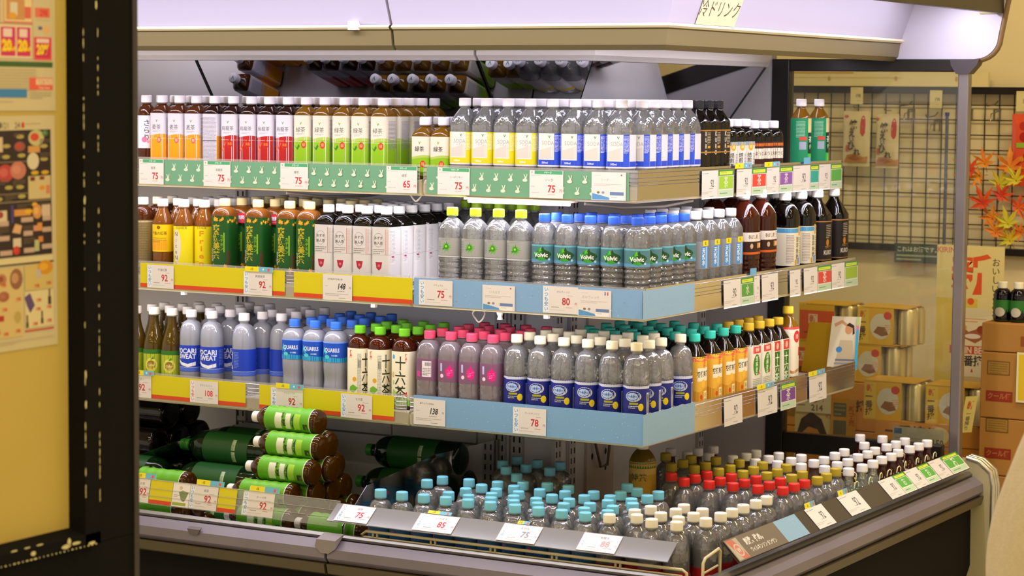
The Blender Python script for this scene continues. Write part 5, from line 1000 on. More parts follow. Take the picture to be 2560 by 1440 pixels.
# maple leaves of a garland
def maple(px, py, s, c1, rz, i):
    p = at_y(px, py, WY-.105+.009*(i % 5)); mb = MB(); n = 7; L = [1., .86, .62, .40]
    tips = [(90, 1.), (42, .9), (138, .9), (-2, .72), (182, .72), (-42, .42), (222, .42)]
    tips.sort(); vs = [(0, 0, 0)]; pr = []
    for j, (a_, l_) in enumerate(tips):
        a = R_(a_+rz); nx_ = tips[(j+1) % n]; am = R_((a_+(nx_[0] if j < n-1 else nx_[0]+360))/2+rz)
        pr += [(a-R_(11), l_*.62), (a-R_(5), l_*.70), (a, l_), (a+R_(5), l_*.70), (a+R_(11), l_*.62), (am, .26)]
    for a, l_ in pr: q = l_*s; vs.append((q*cos(a), -.012*(l_**2)*cos(3*a)-.004, q*sin(a)))
    m = len(pr); mb.add(vs, [(0, 1+k, 1+(k+1) % m) for k in range(m)], M(c1[0], .5, noise=(22, c1[1], .35, .65)))
    mb.v = [(v[0]+p.x, v[1]+p.y, v[2]+p.z) for v in mb.v]
    t = tag(empty('maple_leaf', tuple(p)), c1[2]+' paper maple leaf, '+c1[3], 'leaf', 'paper maple leaves'); o = mb.build('leaf_blade', t); o.matrix_parent_inverse = Matrix.Translation(-p)
    sd_ = MB(); a = R_(-90+rz); q = Vector((cos(a), 0, sin(a)))
    sd_.tube([p+Vector((0, -.004, 0)), p+q*s*.5+Vector((0, .012, 0))], .0012, M('8a5020', .5), 5); o = sd_.build('leaf_stem', t, smooth=60); o.matrix_parent_inverse = Matrix.Translation(-p)
RD, OR_, YL = ('c83418', 'd8601a'), ('d8701c', 'e09a20'), ('d0b020', 'c8c428')
for i, (px, py, s, c, rz, lb) in enumerate([(2425, 425, .062, RD+('scarlet', 'half behind the glass end post'), 60), (2462, 408, .050, OR_+('orange', 'topmost by the post'), 10), (2448, 440, .045, OR_+('orange', 'under the scarlet leaf at the post'), 100),
        (2525, 418, .066, OR_+('orange', 'large, below the red snack bag'), 0), (2500, 460, .055, YL+('yellow-green', 'beneath the large orange leaf'), -20), (2535, 450, .05, YL+('yellow', 'touching the picture edge side leaf'), 30), (2458, 508, .062, RD+('deep red', 'big, left of the red pair'.replace('left of', 'beside')), 20), (2503, 490, .052, RD+('red', 'between two yellow leaves'), -30),
        (2480, 545, .05, OR_+('red-orange', 'under the big deep red leaf'), 40), (2545, 520, .055, RD+('crimson', 'lower, near the frame edge'), -60), (2520, 558, .055, YL+('lemon', 'above the lowest orange one'), 15), (2490, 580, .058, OR_+('amber', 'lowest but one'), -15), (2524, 600, .052, YL+('yellow', 'lowest, over the lower black rail'), 25), (2545, 575, .045, OR_+('orange', 'small, beside the lowest yellow one'), 80)]
        if False else [(2425, 425, .062, RD+('scarlet', 'half behind the glass end post'), 60, ''), (2462, 408, .050, OR_+('orange', 'topmost by the end post'), 10, ''), (2448, 440, .045, OR_+('orange', 'under the scarlet leaf at the post'), 100, ''),
        (2525, 418, .066, OR_+('large orange', 'below the red snack bag'), 0, ''), (2500, 460, .055, YL+('yellow-green', 'beneath the large orange leaf'), -20, ''), (2540, 450, .05, YL+('yellow', 'beside the yellow-green one'), 30, ''), (2458, 508, .062, RD+('big deep red', 'at mid height of the garland'), 20, ''), (2503, 490, .052, RD+('small red', 'between yellow leaves'), -30, ''),
        (2480, 545, .05, OR_+('red-orange', 'under the big deep red leaf'), 40, ''), (2545, 520, .055, RD+('crimson', 'touching the small red leaf'), -60, ''), (2520, 558, .055, YL+('lemon', 'above the lowest pair'), 15, ''), (2490, 580, .058, OR_+('amber', 'lowest but one of the garland'), -15, ''), (2524, 600, .052, YL+('yellow', 'lowest, over the lower black rail'), 25, ''), (2550, 580, .045, OR_+('small orange', 'beside the lowest yellow leaf'), 80, '')]):
    maple(px, py, s*1.18, c, rz, i)

# ------------------------------------------------------------ beer cartons, packs and posters beyond the glass
ORC = M('c8861c', .6, name='orange_carton', noise=(3, 'c07c18', .35, .7)); BRC = M('a8752c', .7, name='brown_carton', noise=(3, 'a06e28', .35, .7)); YLC = 'd8b020'
def carton(x0, x1, y0, y1, z0, z1, mat, label, front=(), side=(), name='beer_carton', tape=None, group=None):
    t = empty(name, ((x0+x1)/2, (y0+y1)/2, z0), label=label, cat='carton', group=group); m = Matrix.Translation(t.location).inverted()
    mb = MB(); mb.box((x0, y0, z0), (x1, y1, z1), mat); o = mb.build('carton_box', t, bevel=.003); o.matrix_parent_inverse = m
    mb = MB(); draw(mb, list(front), flat((x0, y0-.0004, z0), (1, 0, 0), (0, 0, 1), (0, -1, 0)), 400); draw(mb, list(side), flat((x1+.0004, y0, z0), (0, 1, 0), (0, 0, 1), (1, 0, 0)), 400)
    if mb.v: o = mb.build('carton_print', t); o.matrix_parent_inverse = m
    mb = MB(); mb.box((x0, (y0+y1)/2-.02, z1+.0003), (x1, (y0+y1)/2+.02, z1+.001), M('b89858', .4)); o = mb.build('packing_tape', t); o.matrix_parent_inverse = m
SILV = M('c4bca8', .25, .85, name='can_end'); GOLDC = M('cdb878', .3, .5, name='can_wall')
def sixpack(x0, y0, z0, label, w_=.20, d=.135, h=.123, new=False, group='beer six-packs'):
    t = empty('beer_six_pack', (x0+w_/2, y0+d/2, z0), label=label, cat='six-pack', group=group); m = Matrix.Translation(t.location).inverted()
    for i in range(3):
        for j in range(2):
            cx_, cy_ = x0+.033+i*.0665, y0+.034+j*.0665
            mb = MB(); mb.lathe([(0, .026), (.004, .032), (.108, .032), (.118, .027)], GOLDC, 18, None, (cx_, cy_, z0)); mb.lathe([(.118, .027), (.120, .027), (.1205, .025), (.1185, .024)], SILV, 18, None, (cx_, cy_, z0))
            o = mb.build('can', t, smooth=40); o.matrix_parent_inverse = m
    mb = MB(); mb.box((x0+.005, y0-.002, z0+.002), (x0+.005+w_*.62, y0-.0005, z0+h-.004), P('d8a81c')); mb.box((x0+.005, y0-.002, z0+h-.003), (x0+.005+w_*.85, y0+d, z0+h), P('d8a81c')); mb.box((x0+.005, y0-.002, z0+.0), (x0+.005+w_*.85, y0+d, z0+.002), P('d8a81c'))
    it = [('r', 3, 4, 40, 116, 'dcb83a'), ('v', '一番搾', 18, 84, 24, '4a3010', .03), ('t', '新', 20, 98, 22, 'c85a1c', 1, .04), ('e', 80, 60, 36, 42, 'd0c8ac'), ('p', [(56, 40), (70, 60), (96, 58), (108, 34), (84, 28)], '8a5a2a'), ('e', 104, 96, 14, 13, 'c8442c'), ('l', 94, 66, 22, 4, 6, 'd88a6a')]
    if new: it = [('r', 3, 4, w_*620, 100, 'd0521c'), ('r', 34, 56, 66, 88, 'e0c0a0'), ('t', '新', 50, 72, 26, 'c85a1c', 1, .04), ('t', '一番搾り', 62, 26, 24, '4a2010', .9, .03)]
    draw(mb, it, flat((x0+.005, y0-.0022, z0), (1, 0, 0), (0, 0, 1), (0, -1, 0)), 400); o = mb.build('pack_wrap', t); o.matrix_parent_inverse = m
ichi = lambda W, H, s=.3: [('t', '一番搾り', W*.5, H*.55, H*s, '4a3010', 1, .03)]
# stack behind the lower shelf end
for j in range(4): carton(-.50, -.13, 2.06, 2.31, j*.159, (j+1)*.159-.002, ORC, 'orange beer carton in the column behind the shelf end, %s from the floor' % ORD[j], [('r', 20, 30, 150, 100, '8a6a24')]+[('t', '一番搾り', 265, 80, 40, '5a3810', 1, .03)], [('v', '一番搾り', 125, 150, 34, '5a3810', .03)], group='orange beer cartons')
sixpack(-.49, 2.075, .637, 'new-label six-pack with orange front by the black frame', new=True); sixpack(-.285, 2.075, .637, 'six-pack on the carton column nearest the grille', new=False)
sixpack(-.45, 2.075, .7615, 'upper orange-fronted six-pack beside the black frame', new=True); sixpack(-.245, 2.075, .7615, 'upper yellow six-pack on the carton column')
for j in range(3): carton(-.05, .298, 1.78, 2.03, j*.166, (j+1)*.166-.002, ORC, 'orange beer carton under the yellow packs, %s from the floor' % ORD[j], [('r', 8, 8, 335, 60, 'c89a38')]+[('t', '一番搾り', 100, 100, 50, '5a3810', 1, .03), ('e', 230, 90, 42, 42, 'd0b060'), ('e', 230, 90, 38, 38, 'c89a48'), ('l', 278, 120, 55, 6, 12, 'b08a40')], [('v', '一番搾り', 120, 150, 30, '5a3810', .03)], group='orange beer cartons')
sixpack(-.105, 1.785, .560, 'yellow six-pack behind the tonic bottles, nearer the orange column', h=.123); sixpack(.097, 1.785, .560, 'yellow six-pack beside the glass end post')
mb = MB(); mb.box((-.055, 1.772, .497), (.299, 2.03, .5595), ORC); mp = flat((-.055, 1.7715, .497), (1, 0, 0), (0, 0, 1), (0, -1, 0)); draw(mb, [('t', '一番搾り', 120, 32, 44, '5a3810', 1, .03), ('e', 210, 30, 30, 27, 'd0b878')], mp, 400); mb.build('carton_tray', label='shallow orange carton tray carrying the two yellow six-packs', cat='tray')
# brown cartons with green bottles on top
for j, (z0, z1) in enumerate([(0, .215), (.217, .432), (.434, .605), (.607, .805), (.807, .893)]):
    carton(.303, .70, 1.70, 2.02, z0, z1, BRC, 'brown cardboard carton marked with maroon block, %s from the floor' % ORD[j], ([('r', 20, 130, 90, 172, '6a4a18'), ('r', 23, 133, 87, 169, '9a7430'), ('l', 28, 165, 54, 5, 7, '7a5a20'), ('r', 18, 50, 100, 82, '8a2f14'), ('t', 'クール便', 59, 66, 20, 'a86a3a', .9, .03)] if z1-z0 > .15 else [('r', 120, 20, 190, 50, '8a4a1c')]), group='brown cartons')
card('side_card', (.415, 1.694, .66), (1, 0, 0), (0, 0, 1), (0, -1, 0), 90, 150, [('r', 6, 6, 84, 144, 'd8b828'), ('v', '新発売中', 45, 140, 32, 'c8402c', .03)], 'ddd2a0', label='yellow and red card taped on the brown cartons at the picture edge side', cat='card')
for i, (px, py) in enumerate([(2505, 722), (2545, 728)]):
    p = at_y(px, 800, 1.76); 
    if i == 0: K('greensoda', 'soda_bottle', 120, 27, 70, 100, 'dome', COLA, 'dcd4b8', (5, 66), '2a6a24', [('e', 0, 30, 16, 14, 'b8b09a'), ('w', 5, 60, 2, '2a6a24', 60)])
    put('greensoda', (p.x, 1.76, .8935), 0, 'small green-label bottle on the brown cartons, %s' % ('nearer the poster' if i == 0 else 'second from the poster'), 'green-label bottles on the cartons')
# posters
def poster(px0, py0, px1, py1, y, base, items, lb, thick=.003, name='poster'):
    a = at_y(px0, py1, y); b = at_y(px1, py0, y); W_, H = (b.x-a.x)*1000, (b.z-a.z)*1000
    return card(name, a, (1, 0, 0), (0, 0, 1), (0, -1, 0), W_, H, items(W_, H), base, thick=thick, label=lb, cat='poster')
def bigp(W, H):
    return [('r', 0, 0, W*.62, H*.62, 'cdb040'), ('t', '新', W*.52, H*.79, W*.62, 'd05020', 1, .022), ('e', W*.52, H*.60, W*.05, W*.05, 'd05020'), ('t', 'KIRIN', W*.14, H*.965, W*.11, 'c85a40', 1, .02), ('v', 'おいしいところ', W*.88, H*.92, W*.125, '4a4030', .01),
            ('r', W*.28, H*.03, W*.84, H*.52, 'd6c8a0'), ('e', W*.56, H*.52, W*.28, H*.035, 'cdbf96'), ('e', W*.56, H*.03, W*.28, H*.03, 'c0a870'), ('p', [(W*.36, H*.44), (W*.5, H*.38), (W*.7, H*.42), (W*.8, H*.36), (W*.6, H*.30), (W*.4, H*.34)], '9a5a34'), ('e', W*.42, H*.41, W*.05, H*.025, 'c8882a'),
            ('e', W*.70, H*.40, W*.08, H*.03, '8a3a20'), ('e', W*.56, H*.35, W*.12, H*.018, 'd8ccb4'), ('l', W*.4, H*.48, W*.36, 2, H*.02, 'c8905a'), ('r', W*.22, H*.22, W*.88, H*.28, 'b8482c'), ('t', 'KIRIN BEER', W*.55, H*.25, W*.13, 'd8c8a8', .85, .03), ('t', '一番搾り', W*.58, H*.17, W*.16, '3a3024', .9, .03), ('p', [(W*.54, H*.09), (W*.58, H*.09), (W*.56, H*.12)], 'b84828')]
bp = poster(2335, 618, 2512, 955, 2.08, 'd2c07c', bigp, 'tall cream beer poster with huge orange character standing behind the end post')
mb = MB(); mb.tube([(.10, 2.095, .001), (.10, 2.095, 1.05)], .008, M('6a6258', .4, .6), 8); mb.box((.0, 2.03, .001), (.20, 2.16, .012), M('6a6258', .4, .6)); mb.build('poster_stand', bp, smooth=50)
poster(1985, 1028, 2103, 1150, 2.0585, 'c0b07c', lambda W, H: [('p', [(W*.02, 0), (W*.04, H*.5), (W*.14, H*.8), (W*.35, H*.95), (W*.58, H*.82), (W*.72, H*.5), (W*.74, 0)], '2c1c10'), ('e', W*.34, H*.22, W*.27, H*.5, 'b07838'), ('p', [(W*.06, H*.45), (W*.24, H*.78), (W*.5, H*.76), (W*.64, H*.4), (W*.5, H*.62), (W*.3, H*.66)], '2c1c10'),
    ('p', [(W*.12, H*.30), (W*.2, H*.35), (W*.3, H*.33), (W*.3, H*.30), (W*.2, H*.31)], '3a2414'), ('p', [(W*.42, H*.32), (W*.52, H*.35), (W*.6, H*.3), (W*.52, H*.31), (W*.42, H*.29)], '3a2414'), ('e', W*.22, H*.22, W*.045, H*.025, '2a1a10'), ('e', W*.5, H*.22, W*.045, H*.025, '2a1a10'), ('t', 'KIRIN', W*.82, H*.88, W*.12, 'b85a30', 1, .02)], 'poster of a dark-haired person face standing low behind the glass')
poster(1990, 985, 2078, 1028, 2.055, 'cfc6a8', lambda W, H: [('t', '3', W*.55, H*.75, H*.6, 'a8402c', 1, .05), ('t', '円', W*.72, H*.7, H*.3, '8a7a58', 1, .02), ('t', '214', W*.6, H*.26, H*.42, '6a5a3c', 1, .03), ('l', W*.06, H*.8, W*.3, 3, H*.2, '8a7a58')], 'pale price poster with red figure above the face poster')
poster(2075, 1000, 2140, 1145, 2.0545, 'b8821c', lambda W, H: [('r', W*.1, H*.70, W*.62, H*.93, '5a5640'), ('r', W*.1, H*.40, W*.62, H*.64, '5c583e'), ('r', W*.3, H*.05, W*.62, H*.3, '5a5640'), ('l', W*.14, H*.9, W*.44, 3, H*.07, '8a8460'), ('v', '新発売', W*.84, H*.9, W*.26, '9a3a14', .02)], 'orange-brown panel with dark windows beside the face poster', name='window_poster')
nb = poster(2230, 1076, 2360, 1150, 1.45, 'c4b890', lambda W, H: [('r', W*.03, H*.80, W*.18, H*.96, '4a6a8a'), ('l', W*.05, H*.7, W*.6, 3, H*.1, 'a89c74'), ('t', '150', W*.88, H*.6, H*.3, '6a5c3c', .8, .02)], 'pale notice board standing just behind the tonic bottles', name='notice_board')
mb = MB(); mb.box((.02, 1.452, .001), (.22, 1.47, .52), M('a89c7c', .6)); mb.build('board_stand', nb)
p0 = at_y(2415, 1075, 1.66)
card('price_strip', (p0.x-.02, 1.66, p0.z-.01), (.98, 0, .12), (.15, 0, .988), (0, -1, 0), 38, 112, [('t', '新', 20, 84, 26, 'd0521c', .8, .04), ('v', '一番搾り', 18, 66, 15, '6a5a3c', .02)], 'dcc870', label='tilted cream strip with orange character leaning on the six-pack', cat='card')

# ------------------------------------------------------------ black post with notice board, flyers
CB = M('bfa54c', .6, name='cream_board', noise=(2.2, 'b89e46', .3, .7)); PB = M('0d0b08', .8, spec=.1, name='black_paint', noise=(5, '110e09', .35, .7))
post = empty('notice_post', (-.2, -2.4, 0), label='black painted post carrying a cream notice board with chipped frame edges', cat='post'); pm = Matrix.Translation(post.location).inverted()
def pp(name, mb, **kw): o = mb.build(name, post, **kw); o.matrix_parent_inverse = pm; return o
mb = MB(); mb.box((-.40, -2.95, 0), (-.015, -1.88, .80), PB); mb.box((-.40, -1.995, .80), (-.0, -1.88, 3.0), PB); mb.box((-.40, -2.95, .80), (-.03, -1.995, 3.0), PB); mb.box((-.015, -2.95, 0), (0, -1.88, .80), PB); mb.box((-.001, -1.897, 0), (.003, -1.884, 3.0), M('2e2418', .35)); pp('post_body', mb, bevel=.002)
mb = MB(); mb.prism([(-.030, -1.995), (.0, -1.995), (.012, -1.998), (.012, -2.036), (-.016, -2.043), (-.030, -2.043)], lambda a, b: (a, b, .80), lambda a, b: (a, b, 3.0), PB)
mb.prism([(-.030, .80), (.0, .80), (.012, .802), (.012, .822), (-.016, .832), (-.030, .832)], lambda a, b: (a, -2.95, b), lambda a, b: (a, -1.998, b), PB); pp('board_frame', mb)
mb = MB(); mb.box((-.030, -2.95, .80), (-.018, -2.04, 3.0), CB); pp('board', mb)
CH = P('c8bc84'); rn = random.Random(5); mb = MB()
def chip(y, z, a, b):
    pts = [(.0124, y+a*cos(t)*rn.uniform(.6, 1.1), z+b*sin(t)*rn.uniform(.7, 1.1)) for t in [i*pi/4 for i in range(8)]]; mb.add(pts, [tuple(range(8))], CH)
z = .84
while z < 1.80:
    if rn.random() < .5: chip(-1.9995, z, .0012, rn.uniform(.002, .009))
    if rn.random() < .38: chip(-2.0355, z, .0013, rn.uniform(.002, .010))
    z += rn.uniform(.008, .02)
for z in (1.70, 1.38, 1.09, 1.04): chip(-2.034 if z < 1.5 else -2.003, z, .003, .008)
for i in range(26): chip(-2.26+i*.010, .803, .004*rn.random()+.001, .0016)
chip(-2.085, .810, .014, .004); chip(-2.078, .817, .005, .007); chip(-2.06, .812, .012, .003); chip(-2.02, .806, .012, .003); chip(-2.165, .812, .006, .005)
for y in (-2.21, -2.18, -2.15): chip(y, .824, .010, .0015)
pp('chipped_paint', mb)
FX = -.0165
def px_flyer(name, y0, z0, Wm, Hm, items, lb, base='c4b58a', rot=0):
    card(name, (FX, y0, z0), (0, cos(rot), sin(rot)), (0, -sin(rot), cos(rot)), (1, 0, 0), Wm, Hm, items, base, label=lb, cat='flyer')
KX = .935; KY = .655                            # mm per picture pixel across and up on the board
def fl(x0, y0, x1, y1, c, X, Y): return ('r', X+x0*KX, (Y-y1)*KY, X+x1*KX, (Y-y0)*KY, c)
X = 105.; Y = 275
f1_ = [fl(0, 0, 22, 58, 'c83a6a', X, Y), fl(0, 18, 20, 48, 'd85030', X, Y), ('t', '20%', X+2, (Y-38)*KY, 18, 'e0b81c', 1, .05), fl(32, 0, 104, 62, 'd0705a', X, Y), fl(34, 0, 102, 58, 'd8c48a', X, Y), fl(38, 4, 84, 54, 'c08a50', X, Y), fl(48, 12, 66, 44, 'cfc4a4', X, Y), ('e', X+54*KX, (Y-44)*KY, 9, 5, 'd89a20'), fl(84, 22, 100, 50, 'd0604a', X, Y), fl(110, 22, 148, 46, 'd86a50', X, Y), ('t', '298', X+132*KX, (Y-34)*KY, 14, 'c83a2c', .9, .04), fl(110, 52, 148, 53, 'a8906a', X, Y),
       fl(118, 68, 128, 76, '5a5a8a', X, Y), ('e', X+138*KX, (Y-76)*KY, 9, 7, 'd8a870'), fl(0, 62, 104, 150, 'a88a6a', X, Y), fl(0, 66, 102, 148, 'd8c49a', X, Y), fl(0, 70, 19, 142, '5a3a5c', X, Y), fl(0, 76, 18, 88, 'b8a020', X, Y)]
for a, b in ((24, 60), (64, 98)): f1_ += [fl(a, 72, b, 142, 'c42a62', X, Y), fl(a+6, 76, b-8, 96, 'e0c4b8', X, Y), fl(a+2, 108, b-2, 134, 'c83a2c', X, Y), ('t', '20', X+(a+b)/2*KX-3, (Y-116)*KY, 24, 'e8c81c', .9, .06), ('t', '%off', X+(b-7)*KX, (Y-124)*KY, 9, 'e8c81c', .8, .04)]
f1_ += [fl(106, 94, 152, 151, 'd86050', X, Y), fl(109, 96, 149, 146, 'c8284e', X, Y), fl(113, 98, 145, 108, 'e0c4b8', X, Y), ('t', '20%', X+129*KX, (Y-124)*KY, 22, 'e8c81c', .8, .05), fl(0, 155, 154, 168, '3a5a24', X, Y), ('l', X-95, (Y-174)*KY, 200, 9, 4.6, 'b0a07c'), fl(94, 194, 154, 224, 'd85a44', X, Y), fl(111, 196, 153, 211, 'd8c49a', X, Y), ('t', 'TOKYU', X+132*KX, (Y-204)*KY, 11, 'd0604a', .9, .0), ('t', 'Tokyu Store', X+132*KX, (Y-218)*KY, 6, 'e0c8a8', .9, .01), fl(-90, 222, 88, 243, '3a7ab0', X, Y), ('l', X+95*KX, (Y-230)*KY, 52, 3, 4, 'a89a78'), ('l', X-90, (Y-252)*KY, 230, 1, 3, 'b0a07c')]
px_flyer('sale_flyer', -2.228-.105+.006, 1.526, 105+161*KX, 260, f1_, 'sale flyer with pink discount blocks pinned at the top of the notice board')
X = 105.; Y = 865; rn = random.Random(9)
f2_ = [fl(12, 306, 28, 320, '5a5040', X, Y), ('t', '9/21', X+36*KX, (Y-314)*KY, 14, '6a6048', .9, .01), ('t', '24', X+68*KX, (Y-314)*KY, 14, '6a6048', .9, .02), ('e', X+82*KX, (Y-314)*KY, 4, 5, 'c0402c'), ('l', X+90*KX, (Y-310)*KY, 56, 1, 4, '9a8c68'), fl(-100, 326, 152, 636, '2c1a10', X, Y)]
def dish(x, y, rx, ry, c, c2): return [('e', X+x*KX, (Y-y)*KY, rx*KX, ry*KY, c), ('e', X+(x-rx*.2)*KX, (Y-y+ry*.1)*KY, rx*.55*KX, ry*.5*KY, c2)]
f2_ += [fl(14, 342, 31, 378, 'c8b08a', X, Y), fl(0, 355, 12, 380, '9a2c1c', X, Y)]+dish(115, 346, 20, 20, 'b8b078', 'c8402c')+dish(73, 366, 14, 12, '8a5040', 'b83a30')+dish(138, 335, 8, 8, '4a6a38', '6a8a50')
f2_ += [fl(94, 366, 124, 382, 'c8904c', X, Y), ('e', X+106*KX, (Y-403)*KY, 15*KX, 21*KY, 'ccc0a0'), fl(0, 402, 90, 404, '8a7858', X, Y)]+dish(6, 432, 16, 28, 'a03a30', 'b85048')+dish(36, 430, 20, 22, 'b03a34', 'c05a50')+dish(68, 424, 20, 22, 'b8705a', 'c8806a')
f2_ += [fl(93, 440, 150, 497, 'c4b07c', X, Y), ('e', X+128*KX, (Y-470)*KY, 7, 4, 'd08a20'), fl(138, 464, 148, 486, 'c87a50', X, Y), fl(98, 442, 110, 452, '6a2418', X, Y), fl(122, 442, 134, 450, '6a2418', X, Y), fl(0, 480, 92, 482, '8a7858', X, Y), fl(-100, 500, 152, 502, '9a8a68', X, Y)]
for x, y in ((74, 342), (40, 364), (38, 390), (77, 388), (134, 367), (134, 399), (44, 465), (72, 465), (18, 492), (76, 488), (110, 432), (136, 432), (6, 470)): f2_.append(('e', X+x*KX, (Y-y)*KY, 10*KX, 5*KY, 'a89a50' if y != 432 else 'c8a01c'))
f2_ += [('l', X+x*KX, (Y-y)*KY, w_, r_, 3.4, '6a5840') for x, y, w_, r_ in ((6, 384, 22, 3), (58, 334, 26, 2), (20, 444, 22, 3), (54, 448, 30, 3), (124, 350, 24, 3), (124, 384, 24, 3), (34, 484, 28, 3), (4, 560, 36, 4), (64, 508, 40, 2), (78, 562, 30, 3), (78, 592, 30, 3), (120, 508, 28, 2))]
f2_ += dish(-2, 532, 12, 16, 'c8402c', 'd06030')+[fl(8, 520, 38, 552, 'cbb898', X, Y)]+dish(22, 530, 7, 8, '8a3024', 'a04030')+[fl(48, 508, 54, 552, '4a3a7c', X, Y), fl(56, 520, 98, 536, 'c88a40', X, Y), ('e', X+92*KX, (Y-526)*KY, 10*KX, 6*KY, 'd8a41c'), ('e', X+108*KX, (Y-510)*KY, 7*KX, 5*KY, 'd8a41c')]+dish(114, 528, 12, 18, 'c88a4a', 'd8a858')+[fl(126, 512, 148, 540, 'c8b098', X, Y)]
f2_ += [('p', [(X+50*KX, (Y-575)*KY), (X+58*KX, (Y-554)*KY), (X+75*KX, (Y-560)*KY), (X+70*KX, (Y-580)*KY)], 'd0a070'), fl(104, 562, 126, 576, 'c88a70', X, Y), fl(114, 556, 126, 576, 'd08a40', X, Y), fl(52, 590, 72, 612, 'cdbba0', X, Y)]+dish(60, 620, 9, 11, 'b83018', 'c84020')+[fl(106, 598, 118, 626, 'b0b078', X, Y), fl(116, 590, 128, 604, 'c87a40', X, Y)]
for x, y, w_ in ((88, 546, 34), (28, 588, 34), (90, 580, 26), (138, 574, 26), (34, 624, 34), (92, 622, 30), (138, 616, 30), (138, 546, 24), (30, 552, 26)): f2_.append(fl(x-w_*.45, y-6, x+w_*.45, y+6, 'b89c88', X, Y))
f2_ += [fl(-100, 638, 152, 652, 'd0c090', X, Y), fl(-100, 652, 154, 656, '3a2014', X, Y), fl(-90, 662, 74, 832, 'c9b070', X, Y), fl(79, 658, 152, 722, 'c4ac64', X, Y), fl(79, 724, 152, 815, 'd2c290', X, Y), fl(78, 820, 152, 824, 'c03a2c', X, Y)]
f2_ += dish(58, 690, 16, 26, '8a5a3c', 'b88a60')+dish(22, 688, 12, 14, 'b0704a', '8a4a30')+dish(26, 730, 14, 13, '9a5a3c', 'a8684a')+dish(132, 668, 20, 18, 'c8881c', 'd8a020')+[fl(110, 672, 120, 692, 'b0a8b0', X, Y), fl(0, 776, 26, 790, 'a8301c', X, Y), ('p', [(X+78*KX, (Y-738)*KY), (X+92*KX, (Y-728)*KY), (X+104*KX, (Y-760)*KY), (X+92*KX, (Y-778)*KY), (X+84*KX, (Y-760)*KY)], '5a4270'), fl(138, 742, 146, 762, '3a2c1c', X, Y), fl(140, 724, 144, 742, '5a3a24', X, Y), ('e', X+60*KX, (Y-784)*KY, 9*KX, 15*KY, 'b09a50')]
for x, y in ((84, 812), (122, 806)): f2_ += [fl(x-2, y-30, x+2, y, '4a3420', X, Y), fl(x-3, y-12, x+3, y+2, '3a2414', X, Y)]
for x, y in ((26, 702), (62, 740), (28, 762), (110, 712), (140, 708), (114, 748), (112, 770), (140, 768), (104, 806), (140, 802), (10, 816), (30, 822), (60, 818)): f2_.append(('t', '198', X+x*KX, (Y-y)*KY, 8, 'c8502c', 1, .03))
f2_ += [('l', X-90, (Y-842)*KY, 230, 2, 3, 'b8a880')]
px_flyer('food_flyer', -2.228-.105+.006, 1.140, 105+163*KX, 376, f2_, 'food sale flyer with dark food panel pinned under the pink sale flyer', rot=.012)

# ------------------------------------------------------------ shopper at the picture edge, bending towards the deck
PER = empty('person', (1.45, -1.02, 0), label='person in a loose cream knit top bending forward beside the cooler end', cat='person'); pm2 = Matrix.Translation(PER.location).inverted()
def skin(name, V_, E_, rad, mat, root=0, sub=2):
    me = bpy.data.meshes.new(name); me.from_pydata(V_, E_, []); o = bpy.data.objects.new(name, me); COL.objects.link(o)
    sm = o.modifiers.new('skin', 'SKIN'); sm.use_smooth_shade = True
    for i, q in enumerate(me.skin_vertices[0].data): q.radius = (rad[i], rad[i]) if not isinstance(rad[i], tuple) else rad[i]; q.use_root = (i == root)
    o.modifiers.new('sub', 'SUBSURF').levels = sub; o.modifiers['sub'].render_levels = sub
    me.materials.append(mat); o.parent = PER; o.matrix_parent_inverse = pm2; return o
ax = Vector((.866, .5, 0)); bx = Vector((-.5, .866, 0)); H0 = Vector((1.44, -1.015, .875))
def Q(a, b, z): return tuple(H0+ax*a+bx*b+Vector((0, 0, z-.86)))
SKN = M('b98a64', .55, name='skin')
body = [Q(0, 0, .86), Q(.05, 0, 1.0), Q(.16, 0, 1.16), Q(.26, 0, 1.27), Q(.33, 0, 1.32), Q(.39, 0, 1.37), Q(.44, 0, 1.44), Q(.24, -.17, 1.24), Q(.30, -.20, 1.00), Q(.44, -.16, .86), Q(.24, .17, 1.24), Q(.30, .20, 1.00), Q(.44, .16, .86),
        Q(.0, -.09, .80), Q(.03, -.10, .45), Q(.0, -.10, .07), Q(.0, .09, .80), Q(.03, .10, .45), Q(.0, .10, .07), Q(.09, -.11, .04), Q(.09, .11, .04)]
E_ = [(0, 1), (1, 2), (2, 3), (3, 4), (4, 5), (5, 6), (3, 7), (7, 8), (8, 9), (3, 10), (10, 11), (11, 12), (0, 13), (13, 14), (14, 15), (0, 16), (16, 17), (17, 18), (15, 19), (18, 20)]
rad = [.13, .12, .12, .10, .052, .075, .085, .05, .04, .028, .05, .04, .028, .085, .058, .04, .085, .058, .04, .035, .035]
for s_ in (-1, 1):                              # five fingers to a hand
    wi = 9 if s_ < 0 else 12; w0 = len(body); body.append(Q(.50, .15*s_, .81)); rad.append(.024); E_.append((wi, w0))
    for f in range(4):
        b0 = len(body); yv = .15*s_+(f-1.5)*.017; L = (.036, .042, .040, .032)[f]
        body += [Q(.53, yv, .785), Q(.53+L*.6, yv, .76), Q(.53+L, yv, .735)]; rad += [.009, .008, .007]; E_ += [(w0, b0), (b0, b0+1), (b0+1, b0+2)]
    b0 = len(body); body += [Q(.50, .15*s_-.035*s_, .80), Q(.525, .15*s_-.045*s_, .775)]; rad += [.0095, .008]; E_ += [(w0, b0), (b0, b0+1)]
skin('body', body, E_, rad, SKN)
